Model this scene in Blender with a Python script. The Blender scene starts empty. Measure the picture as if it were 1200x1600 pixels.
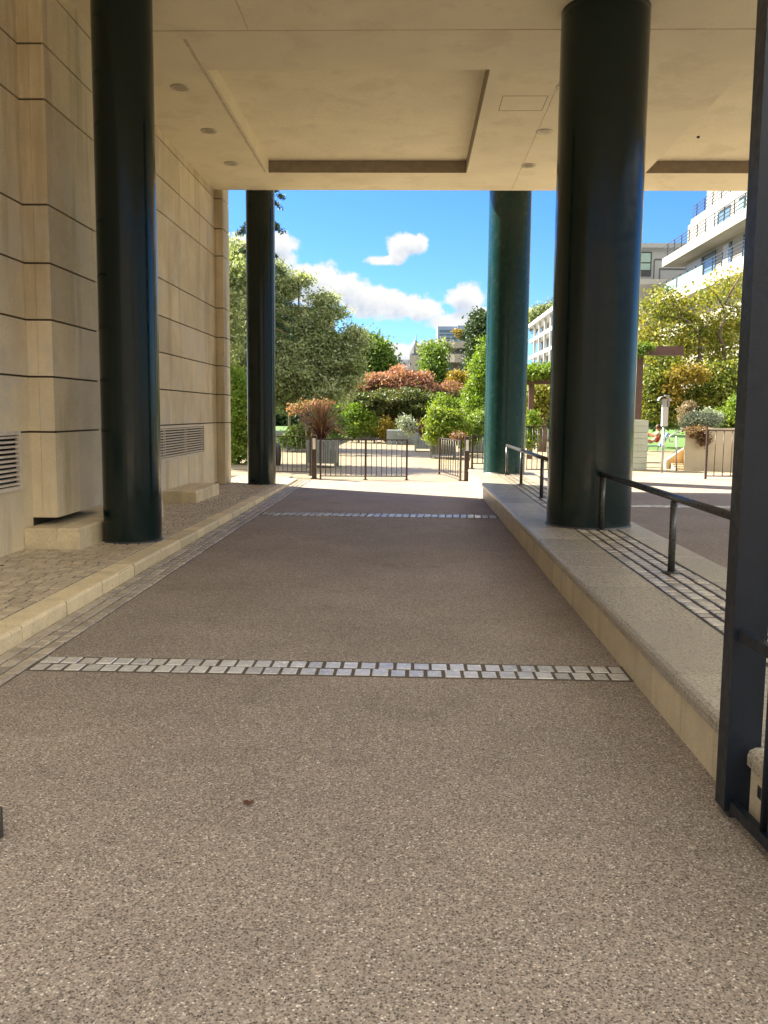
import bpy, bmesh, math, random
import numpy as np
from mathutils import Vector, noise
random.seed(7); rng = np.random.default_rng(7)
S = bpy.context.scene; C = S.collection
R = math.radians

# ------------------------------------------------------------------ camera
F, CX, CY = 1386.0, 600.0, 800.0
yaw, pitch, roll = math.atan(42/F), R(6.38), 0.0095
fw = Vector((-math.sin(yaw)*math.cos(pitch), math.cos(yaw)*math.cos(pitch), -math.sin(pitch)))
rt0 = Vector((math.cos(yaw), math.sin(yaw), 0)); up0 = rt0.cross(fw)
rt = rt0*math.cos(roll)+up0*math.sin(roll); up = -rt0*math.sin(roll)+up0*math.cos(roll)
CAM = Vector((0, 0, 1.6))
cd = bpy.data.cameras.new('camera'); cam = bpy.data.objects.new('camera', cd); C.objects.link(cam)
from mathutils import Matrix
cam.matrix_world = Matrix(((rt.x, up.x, -fw.x, CAM.x), (rt.y, up.y, -fw.y, CAM.y), (rt.z, up.z, -fw.z, CAM.z), (0, 0, 0, 1)))
cd.sensor_fit = 'VERTICAL'; cd.sensor_height = 36; cd.lens = 36*F/1600
cd.clip_end = 3000; cd.clip_start = .05
S.camera = cam
def ray(px, py): return fw+rt*((px-CX)/F)-up*((py-CY)/F)
def at(px, py, Y):
    d = ray(px, py); return CAM+d*(Y/d.y)
def atx(px, py, X):
    d = ray(px, py); return CAM+d*(X/d.x)
def gz(px, py, z=0):
    d = ray(px, py); return CAM+d*((z-1.6)/d.z)

# ------------------------------------------------------------------ light
SUN_AZ, SUN_EL = R(61.5), R(40.5)
sdir = Vector((-math.sin(SUN_AZ)*math.cos(SUN_EL), math.cos(SUN_AZ)*math.cos(SUN_EL), math.sin(SUN_EL)))
sl = bpy.data.lights.new('sun', 'SUN'); sl.energy = 5.0; sl.angle = R(.5); sl.color = (1, .91, .75)
so = bpy.data.objects.new('sun', sl); C.objects.link(so); so.rotation_euler = (-sdir).to_track_quat('-Z', 'Y').to_euler(); so.location = (-30, 12, 40)
S.view_settings.view_transform = 'Standard'; S.view_settings.look = 'None'; S.view_settings.gamma = 1
S.view_settings.exposure = 2.28

class NT:
    def __init__(s, nt): s.nt = nt; s.nt.nodes.clear()
    def n(s, t, **k):
        nd = s.nt.nodes.new(t)
        for a, b in k.items():
            if a.startswith('i_'):
                key = a[2:]; key = int(key) if key.isdigit() else key.replace('_', ' ')
                s.put(nd.inputs[key], b)
            else: setattr(nd, a, b)
        return nd
    def put(s, inp, v):
        if isinstance(v, bpy.types.NodeSocket): s.nt.links.new(v, inp)
        elif isinstance(v, bpy.types.Node): s.nt.links.new(v.outputs[0], inp)
        else: inp.default_value = v
    def m(s, op, a, b=0.0, c=0.0, clamp=False):
        nd = s.nt.nodes.new('ShaderNodeMath'); nd.operation = op; nd.use_clamp = clamp
        s.put(nd.inputs[0], a); s.put(nd.inputs[1], b); s.put(nd.inputs[2], c); return nd.outputs[0]
    def mix(s, f, a, b, mode='MIX'):
        nd = s.nt.nodes.new('ShaderNodeMixRGB'); nd.blend_type = mode
        s.put(nd.inputs[0], f); s.put(nd.inputs[1], a if not isinstance(a, tuple) else (*a[:3], 1)); s.put(nd.inputs[2], b if not isinstance(b, tuple) else (*b[:3], 1)); return nd.outputs[0]
    def ramp(s, f, stops, interp='LINEAR'):
        nd = s.nt.nodes.new('ShaderNodeValToRGB'); nd.color_ramp.interpolation = interp
        el = nd.color_ramp.elements
        while len(el) < len(stops): el.new(.5)
        for e, (p, c) in zip(el, stops):
            e.position = p; e.color = (*c, 1) if isinstance(c, tuple) else (c, c, c, 1)
        s.put(nd.inputs[0], f); return nd.outputs[0]
    def noise(s, vec, scale, detail=4, rough=.55):
        nd = s.nt.nodes.new('ShaderNodeTexNoise'); s.put(nd.inputs['Vector'], vec); nd.inputs['Scale'].default_value = scale
        nd.inputs['Detail'].default_value = detail; nd.inputs['Roughness'].default_value = rough; return nd.outputs[0]
    def mr(s, v, a, b, c=0.0, d=1.0, smooth=True):
        nd = s.nt.nodes.new('ShaderNodeMapRange'); nd.interpolation_type = 'SMOOTHSTEP' if smooth else 'LINEAR'
        s.put(nd.inputs[0], v)
        for i, q in enumerate((a, b, c, d)): nd.inputs[i+1].default_value = q
        return nd.outputs[0]

W = bpy.data.worlds.new('World'); S.world = W; W.use_nodes = True
w = NT(W.node_tree)
sky = w.n('ShaderNodeTexSky', sky_type='NISHITA', sun_disc=False, sun_elevation=SUN_EL, sun_rotation=-SUN_AZ, air_density=1.0, dust_density=.4, ozone_density=2.0)
tc = w.n('ShaderNodeTexCoord'); sp = w.n('ShaderNodeSeparateXYZ', i_0=tc.outputs['Generated'])
X, Y, Z = sp.outputs
Yc = w.m('MAXIMUM', Y, .02)
U = w.m('DIVIDE', X, Yc); V = w.m('DIVIDE', Z, Yc)
def uvof(px, py): d = ray(px, py); return d.x/d.y, d.z/d.y
BL = [(430, 383, 34, 22), (432, 408, 34, 20), (385, 392, 40, 26), (480, 437, 48, 26), (530, 452, 45, 22), (500, 462, 60, 16), (575, 470, 42, 24), (615, 478, 46, 24), (660, 485, 36, 18),
      (640, 380, 30, 17), (600, 407, 26, 8), (622, 395, 16, 14), (725, 466, 32, 19), (700, 505, 38, 14), (750, 497, 40, 17), (618, 548, 40, 12), (640, 562, 60, 12)]
comb = w.n('ShaderNodeCombineXYZ', i_0=U, i_1=V, i_2=0.0)
warp = w.noise(comb, 21, 8, .62); warp2 = w.noise(comb, 75, 5, .6)
def cmask(dv):
    best = None
    for px, py, a, b in BL:
        u0, v0 = uvof(px, py); a, b = a/F, b/F
        du = w.m('MULTIPLY', w.m('SUBTRACT', U, u0), 1/a); dy = w.m('MULTIPLY', w.m('SUBTRACT', V, v0-dv), 1/b)
        r = w.m('SQRT', w.m('ADD', w.m('MULTIPLY', du, du), w.m('MULTIPLY', dy, dy)))
        q = w.m('SUBTRACT', 1.0, r)
        best = q if best is None else w.m('SMOOTH_MAX', best, q, .25)
    return best
n1 = w.m('ADD', w.m('MULTIPLY', w.m('SUBTRACT', warp, .5), 2.3), w.m('MULTIPLY', w.m('SUBTRACT', warp2, .5), .95))
m0 = w.m('ADD', cmask(0), n1); m1 = w.m('ADD', cmask(.012), w.m('MULTIPLY', n1, .8))
dens = w.mr(m0, -.22, .26)
shade = w.mr(m1, -.1, .9)
n2 = w.mr(w.noise(comb, 45, 5, .6), .35, .7)
# bright clouds added out of view, overhead and behind, as fill light
gen = tc.outputs['Generated']
gn = w.noise(gen, 2.2, 8, .58)
side = w.mr(Y, .55, .05)             # none in the clear part ahead
gm = w.m('MULTIPLY', w.mr(gn, .42, .56), w.m('MULTIPLY', side, w.mr(Z, .18, .42)))
allm = w.m('MULTIPLY', w.m('MAXIMUM', w.m('MULTIPLY', dens, w.mr(Y, .1, .3)), gm), 1.0, clamp=True)
hs = w.n('ShaderNodeHueSaturation'); hs.inputs['Saturation'].default_value = 1.25; hs.inputs['Value'].default_value = 1.0; w.put(hs.inputs['Color'], sky.outputs[0])
SKYMUL = (.42, .64, 1.0)
blue = w.mix(1.0, hs.outputs[0], SKYMUL, 'MULTIPLY')
CB = 4.0
ccol = w.mix(w.m('MULTIPLY', shade, w.m('ADD', w.m('MULTIPLY', n2, .5), .35)), (CB, CB*.99, CB*.97), (CB*.52, CB*.63, CB*.80))
fx = w.mr(X, -.35, .75, .62, 1.5)
blue = w.mix(w.m('MULTIPLY', w.mr(Y, .5, .0), .85), blue, (1.25, 1.35, 1.45))
gcol = w.mix(1.0, (CB*4.5, CB*4.3, CB*3.95), w.n('ShaderNodeCombineXYZ', i_0=fx, i_1=fx, i_2=fx).outputs[0], 'MULTIPLY')
bright = w.mix(gm, ccol, gcol)
col = w.mix(allm, blue, bright)
bg = w.n('ShaderNodeBackground', i_Color=col, i_Strength=.053)
w.nt.links.new(bg.outputs[0], w.n('ShaderNodeOutputWorld').inputs[0])

# ------------------------------------------------------------------ materials
MATS = {}; GRAIN = ('wall_stone', 'kerb_stone', 'ledge_stone', 'ceiling_plaster', 'sett_stone', 'warm_sett', 'cream_wall')
def pm(name, base, rough=.6, var=.25, vscale=3.0, bump=0.0, bscale=40.0, tint=0.0, spec=.5, metal=0.0, coat=0.0, stain=None, streak=None, obj=True):
    m = bpy.data.materials.new(name); m.use_nodes = True; t = NT(m.node_tree)
    tcn = t.n('ShaderNodeTexCoord'); vec = t.n('ShaderNodeNewGeometry').outputs['Position']
    n = t.noise(vec, vscale, 6, .6)
    f = t.mr(n, .3, .7, 1-var, 1+var*.6, False)
    c = t.mix(1.0, base, t.n('ShaderNodeCombineXYZ', i_0=f, i_1=f, i_2=f).outputs[0], 'MULTIPLY')
    if tint:
        a = t.n('ShaderNodeAttribute', attribute_name='tint').outputs['Fac']
        g = t.mr(a, 0, 1, 1-tint, 1+tint*.7, False)
        c = t.mix(1.0, c, t.n('ShaderNodeCombineXYZ', i_0=g, i_1=g, i_2=g).outputs[0], 'MULTIPLY')
    if name in GRAIN:
        g2 = t.mr(t.noise(vec, 70, 3, .7), .3, .7, .86, 1.12, False); c = t.mix(1.0, c, t.n('ShaderNodeCombineXYZ', i_0=g2, i_1=g2, i_2=g2).outputs[0], 'MULTIPLY')
    if stain:
        scol, sc, lo, hi, amt = stain
        sn = t.noise(vec, sc, 5, .65)
        c = t.mix(t.m('MULTIPLY', t.mr(sn, lo, hi), amt), c, scol)
    if streak:
        scol, sx, lo, hi, amt = streak
        mp = t.n('ShaderNodeMapping', i_Vector=vec); mp.inputs['Scale'].default_value = (sx, sx, sx*.12)
        sn = t.noise(mp, 1.0, 5, .6)
        c = t.mix(t.m('MULTIPLY', t.mr(sn, lo, hi), amt), c, scol)
    b = t.n('ShaderNodeBsdfPrincipled', i_Base_Color=c, i_Metallic=metal)
    b.inputs['Specular IOR Level'].default_value = spec; b.inputs['Coat Weight'].default_value = coat
    rn = t.mr(t.noise(vec, vscale*2.3, 4), .3, .7, max(.03, rough-.08), min(1, rough+.1), False)
    t.put(b.inputs['Roughness'], rn)
    if bump:
        bn = t.n('ShaderNodeBump', i_Strength=bump, i_Distance=.01, i_Height=t.noise(vec, bscale, 5, .65)); t.put(b.inputs['Normal'], bn)
    t.nt.links.new(b.outputs[0], t.n('ShaderNodeOutputMaterial').inputs[0]); MATS[name] = m; return m

def aggregate(name, matrix, pebs, scale=95.0, rough=.5):
    m = bpy.data.materials.new(name); m.use_nodes = True; t = NT(m.node_tree)
    vec = t.n('ShaderNodeNewGeometry').outputs['Position']
    wv = t.n('ShaderNodeVectorMath', operation='ADD', i_0=vec)
    wn = t.n('ShaderNodeTexNoise', i_Vector=vec); wn.inputs['Scale'].default_value = scale*1.3
    wsc = t.n('ShaderNodeVectorMath', operation='SCALE', i_0=wn.outputs['Color']); wsc.inputs['Scale'].default_value = .008; t.put(wv.inputs[1], wsc)
    vo = t.n('ShaderNodeTexVoronoi', i_Vector=wv.outputs[0], i_Scale=scale); vo.inputs['Randomness'].default_value = 1
    sepc = t.n('ShaderNodeSeparateColor', i_0=vo.outputs['Color'])
    pc = t.ramp(sepc.outputs[0], pebs, 'CONSTANT')
    bri = t.mr(sepc.outputs[1], 0, 1, .7, 1.25, False)
    pc = t.mix(1.0, pc, t.n('ShaderNodeCombineXYZ', i_0=bri, i_1=bri, i_2=bri).outputs[0], 'MULTIPLY')
    edge = t.mr(vo.outputs['Distance'], .42, .62)
    c = t.mix(edge, pc, matrix)
    v2 = t.n('ShaderNodeTexVoronoi', i_Vector=vec, i_Scale=scale*.55)
    s2 = t.n('ShaderNodeSeparateColor', i_0=v2.outputs['Color'])
    big = t.m('MULTIPLY', t.m('GREATER_THAN', s2.outputs[0], .90), t.m('LESS_THAN', v2.outputs['Distance'], .34))
    bc = t.ramp(s2.outputs[1], [(0, (.50, .42, .31)), (.35, (.13, .08, .05)), (.6, (.42, .36, .28)), (.85, (.06, .05, .045))], 'CONSTANT')
    c = t.mix(big, c, bc)
    med = t.mr(t.noise(vec, 75, 3, .7), .36, .64, .80, 1.2, False)
    c = t.mix(1.0, c, t.n('ShaderNodeCombineXYZ', i_0=med, i_1=med, i_2=med).outputs[0], 'MULTIPLY')
    lo = t.mr(t.noise(vec, .9, 6, .68), .3, .7, .85, 1.13, False)
    c = t.mix(1.0, c, t.n('ShaderNodeCombineXYZ', i_0=lo, i_1=lo, i_2=lo).outputs[0], 'MULTIPLY')
    st_ = t.m('MULTIPLY', t.mr(t.noise(vec, 1.7, 7, .72), .56, .70), .30)
    c = t.mix(st_, c, (.10, .085, .07))
    wr = t.m('MULTIPLY', t.mr(t.noise(vec, 5.5, 6, .7), .60, .72), .22)
    c = t.mix(wr, c, (.40, .37, .32))
    b = t.n('ShaderNodeBsdfPrincipled', i_Base_Color=c, i_Roughness=rough); b.inputs['Specular IOR Level'].default_value = .3
    h = t.m('MULTIPLY', vo.outputs['Distance'], -1.0)
    bn = t.n('ShaderNodeBump', i_Strength=.5, i_Distance=.006, i_Height=h); t.put(b.inputs['Normal'], bn)
    t.nt.links.new(b.outputs[0], t.n('ShaderNodeOutputMaterial').inputs[0]); return m

def leafmat(name, stops, transl=.35, rough=.55):
    m = bpy.data.materials.new(name); m.use_nodes = True; t = NT(m.node_tree)
    a = t.n('ShaderNodeAttribute', attribute_name='tint').outputs['Fac']
    k = len(stops)-1
    c = t.ramp(a, [(i/k, s) for i, s in enumerate(stops)])
    b = t.n('ShaderNodeBsdfPrincipled', i_Base_Color=c, i_Roughness=rough); b.inputs['Specular IOR Level'].default_value = .35
    tr = t.n('ShaderNodeBsdfTranslucent', i_Color=t.mix(1.0, c, (1.3, 1.25, .6), 'MULTIPLY'))
    mx = t.n('ShaderNodeMixShader', i_0=transl); t.put(mx.inputs[1], b.outputs[0]); t.put(mx.inputs[2], tr.outputs[0])
    t.nt.links.new(mx.outputs[0], t.n('ShaderNodeOutputMaterial').inputs[0]); return m

M = {}
M['agg'] = aggregate('exposed_aggregate', (.30, .25, .20), [(0, (.09, .074, .06)), (.18, (.32, .265, .212)), (.42, (.17, .14, .11)), (.62, (.39, .325, .255)), (.83, (.60, .54, .45)), (.9, (.21, .148, .108))], 130, .72)
M['sandy'] = aggregate('plaza_aggregate', (.27, .225, .145), [(0, (.17, .13, .085)), (.3, (.28, .235, .155)), (.6, (.24, .19, .125)), (.85, (.36, .30, .21))], 80)
M['grass'] = pm('grass', (.07, .15, .025), .9, .4, 5, .8, 90)
M['stone'] = pm('wall_stone', (.76, .645, .43), .75, .14, 1.6, .3, 60, tint=.16, stain=((.68, .62, .50), 1.1, .50, .60, .65), streak=((.42, .33, .18), 2.6, .50, .68, .6))
M['grout'] = pm('joint_dark', (.12, .095, .06), .9)
M['joint'] = pm('black_joint', (.045, .035, .022), .95)
M['kerb'] = pm('kerb_stone', (.74, .62, .39), .6, .16, 5, .5, 70, tint=.13, stain=((.26, .20, .12), 26, .60, .70, .7))
M['ledge_face'] = pm('ledge_stone', (.62, .52, .355), .4, .14, 3, .2, 50, tint=.10, streak=((.33, .27, .18), 5, .5, .7, .5))
M['ledge_top'] = pm('ledge_slab', (.50, .44, .33), .17, .2, 60, .8, 120, tint=.2, spec=1.0, stain=((.24, .205, .155), 75, .5, .57, .75))
M['ceil'] = pm('ceiling_plaster', (.83, .74, .52), .8, .07, 1.1, .12, 8, tint=.02, stain=((.66, .57, .385), 1.6, .5, .66, .5))
M['ceil_seam'] = pm('ceiling_seam', (.08, .07, .055), .9)
M['shade_strip'] = pm('recess_shade', (.30, .245, .17), .8, .2, 8)  # ceiling colour darkened to stand for shade inside the recess
M['hatchline'] = pm('hatch_line', (.42, .36, .24), .9)
M['seal'] = pm('seam_filler', (.62, .52, .36), .9, .3, 14)
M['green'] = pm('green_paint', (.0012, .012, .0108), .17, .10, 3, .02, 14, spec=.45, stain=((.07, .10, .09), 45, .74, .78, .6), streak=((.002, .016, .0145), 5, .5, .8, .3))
M['sunlit_green'] = pm('sunlit_green_paint', (.003, .033, .030), .22, .12, 3, .02, 14, spec=.45, stain=((.07, .12, .11), 45, .72, .76, .6), streak=((.010, .062, .057), 5, .5, .8, .4))  # lighter copy of the green paint, sunlight put into its colour
M['sett'] = pm('sett_stone', (.42, .36, .275), .36, .2, 14, .7, 45, tint=.3)
M['sett_shiny'] = pm('polished_sett', (.62, .60, .55), .2, .2, 14, .5, 30, tint=.2, spec=1.0)
M['sett_warm'] = pm('warm_sett', (.52, .43, .30), .5, .22, 10, .35, 45, tint=.2)
M['ledge_sett'] = pm('ledge_sett', (.46, .41, .325), .13, .2, 14, .5, 30, tint=.3, spec=1.0)
M['bed'] = pm('sett_mortar', (.105, .085, .062), .95, .3, 20, .6, 60)
M['iron'] = pm('brown_iron', (.055, .035, .03), .35, .3, 20, .1, 60)
M['rail'] = pm('grey_rail', (.06, .06, .056), .3, .1, 20, .04, 80, metal=.3)
M['gatepost'] = pm('slate_blue_paint', (.007, .0115, .019), .38, .2, 9, .12, 70, stain=((.02, .025, .03), 30, .7, .76, .6), spec=.35)
M['steel'] = pm('light_steel', (.42, .42, .42), .35, .2, 20, metal=.7)
M['white'] = pm('white_paint', (.50, .50, .48), .5, .1, 4)
M['facade'] = pm('cream_render', (.33, .315, .27), .8, .08, .5)
M['facade2'] = pm('grey_render', (.27, .285, .29), .8, .08, .5)
M['tower'] = pm('pale_blue_panel', (.22, .31, .45), .5, .08, .3)
M['glass'] = pm('window_glass', (.10, .16, .20), .08, .2, 1, spec=.8)
M['mint'] = pm('mint_glass', (.20, .31, .29), .2, .1, 1)
M['shutter'] = pm('blind', (.50, .52, .52), .6, .06, 1)
M['dark'] = pm('dark_metal', (.03, .035, .04), .5)
M['slate'] = pm('slate_roof', (.11, .13, .17), .6, .3, 1)
M['brown'] = pm('brown_beam', (.085, .042, .032), .6, .3, 4, .2, 20)
M['brick'] = pm('brown_brick', (.20, .15, .11), .8, .25, 1)
M['planter'] = pm('grey_planter', (.19, .21, .20), .55, .2, 4, .1, 30)
M['slat'] = pm('grey_green_cladding', (.40, .44, .37), .6, .12, 3)
M['bluewall'] = pm('blue_grey_stone', (.20, .235, .26), .5, .2, 3)
M['ochre'] = pm('ochre_render', (.58, .36, .16), .8, .15, 3)
M['cream'] = pm('cream_wall', (.44, .38, .27), .8, .14, 2, streak=((.5, .42, .3), 3, .5, .7, .4))
M['louvre'] = pm('louvre_paint', (.72, .63, .50), .55, .15, 12, stain=((.45, .33, .2), 10, .6, .75, .5))
M['black'] = pm('void_black', (.008, .008, .008), .9)
M['lamp'] = pm('downlight_rim', (.50, .44, .34), .35, .1, 5, metal=.5)
M['lampglass'] = pm('downlight_glass', (.36, .31, .22), .2, .1, 5)
M['bark'] = pm('bark', (.11, .08, .055), .9, .4, 9, .8, 25)
M['palebark'] = pm('pale_bark', (.42, .38, .32), .8, .3, 9, .5, 25)
M['skin'] = pm('skin', (.52, .28, .19), .6, .1, 5)
M['red'] = pm('red_cloth', (.55, .03, .03), .8, .2, 9)
M['hair'] = pm('brown_hair', (.09, .05, .03), .7)
M['label'] = pm('notice_paper', (.70, .70, .66), .6, .1, 8)
M['deadleaf'] = pm('dead_leaf', (.10, .04, .02), .6, .4, 90)
M['soil'] = pm('soil', (.06, .045, .03), .95, .4, 8, .8, 30)
M['fence_dk'] = M['iron']
L = {
 'olive': leafmat('olive_leaf', [(.05, .075, .035), (.15, .20, .09), (.27, .33, .18), (.42, .47, .31)], .42),
 'pale': leafmat('silver_leaf', [(.14, .18, .13), (.26, .31, .24), (.40, .45, .36)], .2),
 'mid': leafmat('mid_green_leaf', [(.045, .09, .015), (.11, .19, .035), (.20, .28, .06)], .4),
 'bright': leafmat('bright_leaf', [(.06, .13, .012), (.14, .23, .025), (.25, .30, .05)], .4),
 'yellow': leafmat('yellow_leaf', [(.08, .12, .02), (.17, .20, .035), (.28, .27, .05), (.36, .28, .05)], .38),
 'maple': leafmat('maple_leaf', [(.06, .09, .025), (.14, .15, .05), (.29, .13, .10), (.40, .21, .18)], .35),
 'maplelow': leafmat('maple_under_leaf', [(.03, .06, .015), (.07, .10, .03), (.17, .15, .05)], .3),
 'dark': leafmat('dark_conifer_leaf', [(.015, .035, .015), (.04, .075, .03), (.08, .12, .05)], .2),
 'amber': leafmat('amber_leaf', [(.14, .13, .02), (.27, .20, .03), (.36, .26, .05)], .35),
 'bronze': leafmat('bronze_blade', [(.07, .035, .03), (.17, .09, .06), (.34, .20, .10)], .25),
 'rust': leafmat('rust_leaf', [(.10, .06, .03), (.22, .12, .07), (.14, .15, .05)], .3),
 'pink': leafmat('pink_plume', [(.22, .17, .12), (.34, .28, .20)], .3),
 'purple': leafmat('mauve_leaf', [(.08, .06, .05), (.17, .13, .11), (.26, .22, .17)], .3),
}

# ------------------------------------------------------------------ mesh helpers
def finish(name, me, mat, parent=None, org=(0, 0, 0)):
    me.materials.append(mat)
    o = bpy.data.objects.new(name, me); C.objects.link(o)
    if parent: o.parent = parent
    else: o.location = org
    return o
class MB:
    def __init__(s): s.v = []; s.f = []; s.t = []; s.sm = []
    def face(s, idx, t=.5, sm=False): s.f.append(idx); s.t.append(t); s.sm.append(sm)
    def poly(s, pts, t=.5):
        n = len(s.v); s.v += [tuple(p) for p in pts]; s.face(tuple(range(n, n+len(pts))), t)
    def box(s, x0, x1, y0, y1, z0, z1, t=.5, ch=0.0):
        """box; ch chamfers all top edges"""
        n = len(s.v)
        if ch <= 0:
            s.v += [(x0, y0, z0), (x1, y0, z0), (x1, y1, z0), (x0, y1, z0), (x0, y0, z1), (x1, y0, z1), (x1, y1, z1), (x0, y1, z1)]
            for q in ((0, 3, 2, 1), (4, 5, 6, 7), (0, 1, 5, 4), (1, 2, 6, 5), (2, 3, 7, 6), (3, 0, 4, 7)): s.face(tuple(n+i for i in q), t)
        else:
            zc = z1-ch
            s.v += [(x0, y0, z0), (x1, y0, z0), (x1, y1, z0), (x0, y1, z0), (x0, y0, zc), (x1, y0, zc), (x1, y1, zc), (x0, y1, zc),
                    (x0+ch, y0+ch, z1), (x1-ch, y0+ch, z1), (x1-ch, y1-ch, z1), (x0+ch, y1-ch, z1)]
            for q in ((0, 3, 2, 1), (8, 9, 10, 11), (0, 1, 5, 4), (1, 2, 6, 5), (2, 3, 7, 6), (3, 0, 4, 7), (4, 5, 9, 8), (5, 6, 10, 9), (6, 7, 11, 10), (7, 4, 8, 11)):
                s.face(tuple(n+i for i in q), t)
        return s
    def obox(s, c, ax, ay, hx, hy, z0, z1, t=.5):
        """box with horizontal axes ax, ay (2-D unit vectors), half sizes"""
        n = len(s.v)
        for z in (z0, z1):
            for a, b in ((-1, -1), (1, -1), (1, 1), (-1, 1)):
                s.v.append((c[0]+ax[0]*hx*a+ay[0]*hy*b, c[1]+ax[1]*hx*a+ay[1]*hy*b, z))
        for q in ((0, 3, 2, 1), (4, 5, 6, 7), (0, 1, 5, 4), (1, 2, 6, 5), (2, 3, 7, 6), (3, 0, 4, 7)): s.face(tuple(n+i for i in q), t)
        return s
    def tube(s, pts, rad, k=10, cap=True, t=.5):
        pts = [Vector(p) for p in pts]; n0 = len(s.v)
        if not hasattr(rad, '__len__'): rad = [rad]*len(pts)
        prev = None
        for i, p in enumerate(pts):
            d = (pts[min(i+1, len(pts)-1)]-pts[max(i-1, 0)]).normalized()
            if prev is None: a = d.orthogonal().normalized()
            else:
                a = prev-d*prev.dot(d); a = a.normalized() if a.length > 1e-6 else d.orthogonal().normalized()
            prev = a; b = d.cross(a)
            for j in range(k):
                th = 2*math.pi*j/k; s.v.append(tuple(p+(a*math.cos(th)+b*math.sin(th))*rad[i]))
        for i in range(len(pts)-1):
            for j in range(k):
                s.face((n0+i*k+j, n0+i*k+(j+1) % k, n0+(i+1)*k+(j+1) % k, n0+(i+1)*k+j), t, True)
        if cap:
            s.face(tuple(n0+j for j in reversed(range(k))), t); s.face(tuple(n0+(len(pts)-1)*k+j for j in range(k)), t)
        return s
    def lathe(s, c, prof, k=48, t=.5, cap=True):
        n0 = len(s.v)
        for r, z in prof:
            for j in range(k):
                th = 2*math.pi*j/k; s.v.append((c[0]+r*math.cos(th), c[1]+r*math.sin(th), z))
        for i in range(len(prof)-1):
            for j in range(k): s.face((n0+i*k+j, n0+i*k+(j+1) % k, n0+(i+1)*k+(j+1) % k, n0+(i+1)*k+j), t, True)
        if cap:
            s.face(tuple(n0+j for j in reversed(range(k))), t); s.face(tuple(n0+(len(prof)-1)*k+j for j in range(k)), t)
        return s
    def build(s, name, mat, parent=None, org=None):
        if org is None: org = tuple(parent.get('_org', (0, 0, 0))) if parent else (0, 0, 0)
        me = bpy.data.meshes.new(name)
        me.from_pydata([(a-org[0], b-org[1], c-org[2]) for a, b, c in s.v], [], s.f)
        at_ = me.attributes.new('tint', 'FLOAT', 'FACE'); at_.data.foreach_set('value', s.t)
        me.polygons.foreach_set('use_smooth', s.sm); me.update()
        o = finish(name, me, mat, parent, org); o['_org'] = org; return o
def tag(o, label=None, cat=None, group=None, kind=None):
    if label: o['label'] = label
    if cat: o['category'] = cat
    if group: o['group'] = group
    if kind: o['kind'] = kind
    return o
def thing(name, org, label, cat, group=None):
    o = bpy.data.objects.new(name, None); C.objects.link(o); o.location = org; o.empty_display_size = .2; o['_org'] = tuple(org)
    return tag(o, label, cat, group)
def R1(a, b): return random.uniform(a, b)

# ------------------------------------------------------------------ ground
KX, BX, LX0, LX1, LZ, RZ = -2.67, -2.36, 1.36, 2.72, .30, .20
def pz(y): return .12-.07*min(max((y-9)/10, 0), 1)       # pavement height falls gently towards the garden
g = MB(); g.poly([(-900, -300, -.08), (900, -300, -.08), (900, 1500, -.08), (-900, 1500, -.08)])
tag(g.build('ground', M['soil']), kind='structure')
g = MB(); g.box(BX, LX0, -30, 21.0, -.05, 0); tag(g.build('road', M['agg']), kind='structure')
g = MB(); g.box(-16, 2.0, 21.0, 52, -.05, 0); g.box(-40, 40, -60, -30, -.05, 0); tag(g.build('plaza', M['sandy']), kind='structure')
g = MB(); g.box(LX1, 14, -30, 22, -.05, RZ); tag(g.build('side_road', M['agg']), kind='structure')
g = MB(); g.box(2.0, 30, 22, 27, -.05, .16); g.box(2.0, 15, 27, 38.58, -.05, .10); g.box(2, 7.99, 38.58, 52, -.05, .02); tag(g.build('terrace', M['sandy']), kind='structure')
# small sett helper
def setts(mb, x0, x1, y0, y1, z, sx, sy, gap=.012, jit=.004, zf=None, ch=.008, zj=.0025):
    ny = max(1, round((y1-y0)/sy)); nx = max(1, round((x1-x0)/sx))
    dy = (y1-y0)/ny; dx = (x1-x0)/nx
    for j in range(ny):
        off = R1(-.3, .3)*dx if nx > 8 else 0
        for i in range(nx):
            a = x0+i*dx+gap/2+R1(-jit, jit)+(off if 0 < i else 0); b = x0+(i+1)*dx-gap/2+R1(-jit, jit)+(off if i < nx-1 else 0)
            c = y0+j*dy+gap/2+R1(-jit, jit); d = y0+(j+1)*dy-gap/2+R1(-jit, jit)
            zz = (zf(c) if zf else z)+R1(-zj, zj)
            mb.box(a, b, c, d, zz-.03, zz, random.random(), ch)
# transverse sett rows across the roadway
for y0, y1 in ((5.26, 5.56), (13.6, 14.02)):
    bb = MB(); bb.box(BX, LX0, y0-.01, y1+.01, 0, .003); o = bb.build('sett_row', M['bed']); tag(o, kind='structure')
    s = MB(); setts(s, BX+.01, LX0-.01, y0, y1, .006, .112, (y1-y0)/2, .011, .003); s.build('row_setts', M['sett_shiny'], o)
bb = MB(); bb.box(LX1, 14, 13.6, 13.9, RZ, RZ+.003); o = tag(bb.build('side_sett_row', M['bed']), kind='structure')
s = MB(); setts(s, LX1+.02, 13, 13.6, 13.9, RZ+.012, .15, .15); s.build('row_setts', M['sett_shiny'], o)
# longitudinal band next to the kerb
bb = MB(); bb.box(KX, BX, -6, 21, -.05, .001); o = tag(bb.build('gutter_band', M['bed']), kind='structure')
s = MB(); setts(s, KX+.005, BX-.005, -1, 20.8, .010, .103, .15, .014, .003); s.build('gutter_setts', M['sett'], o)
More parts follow.
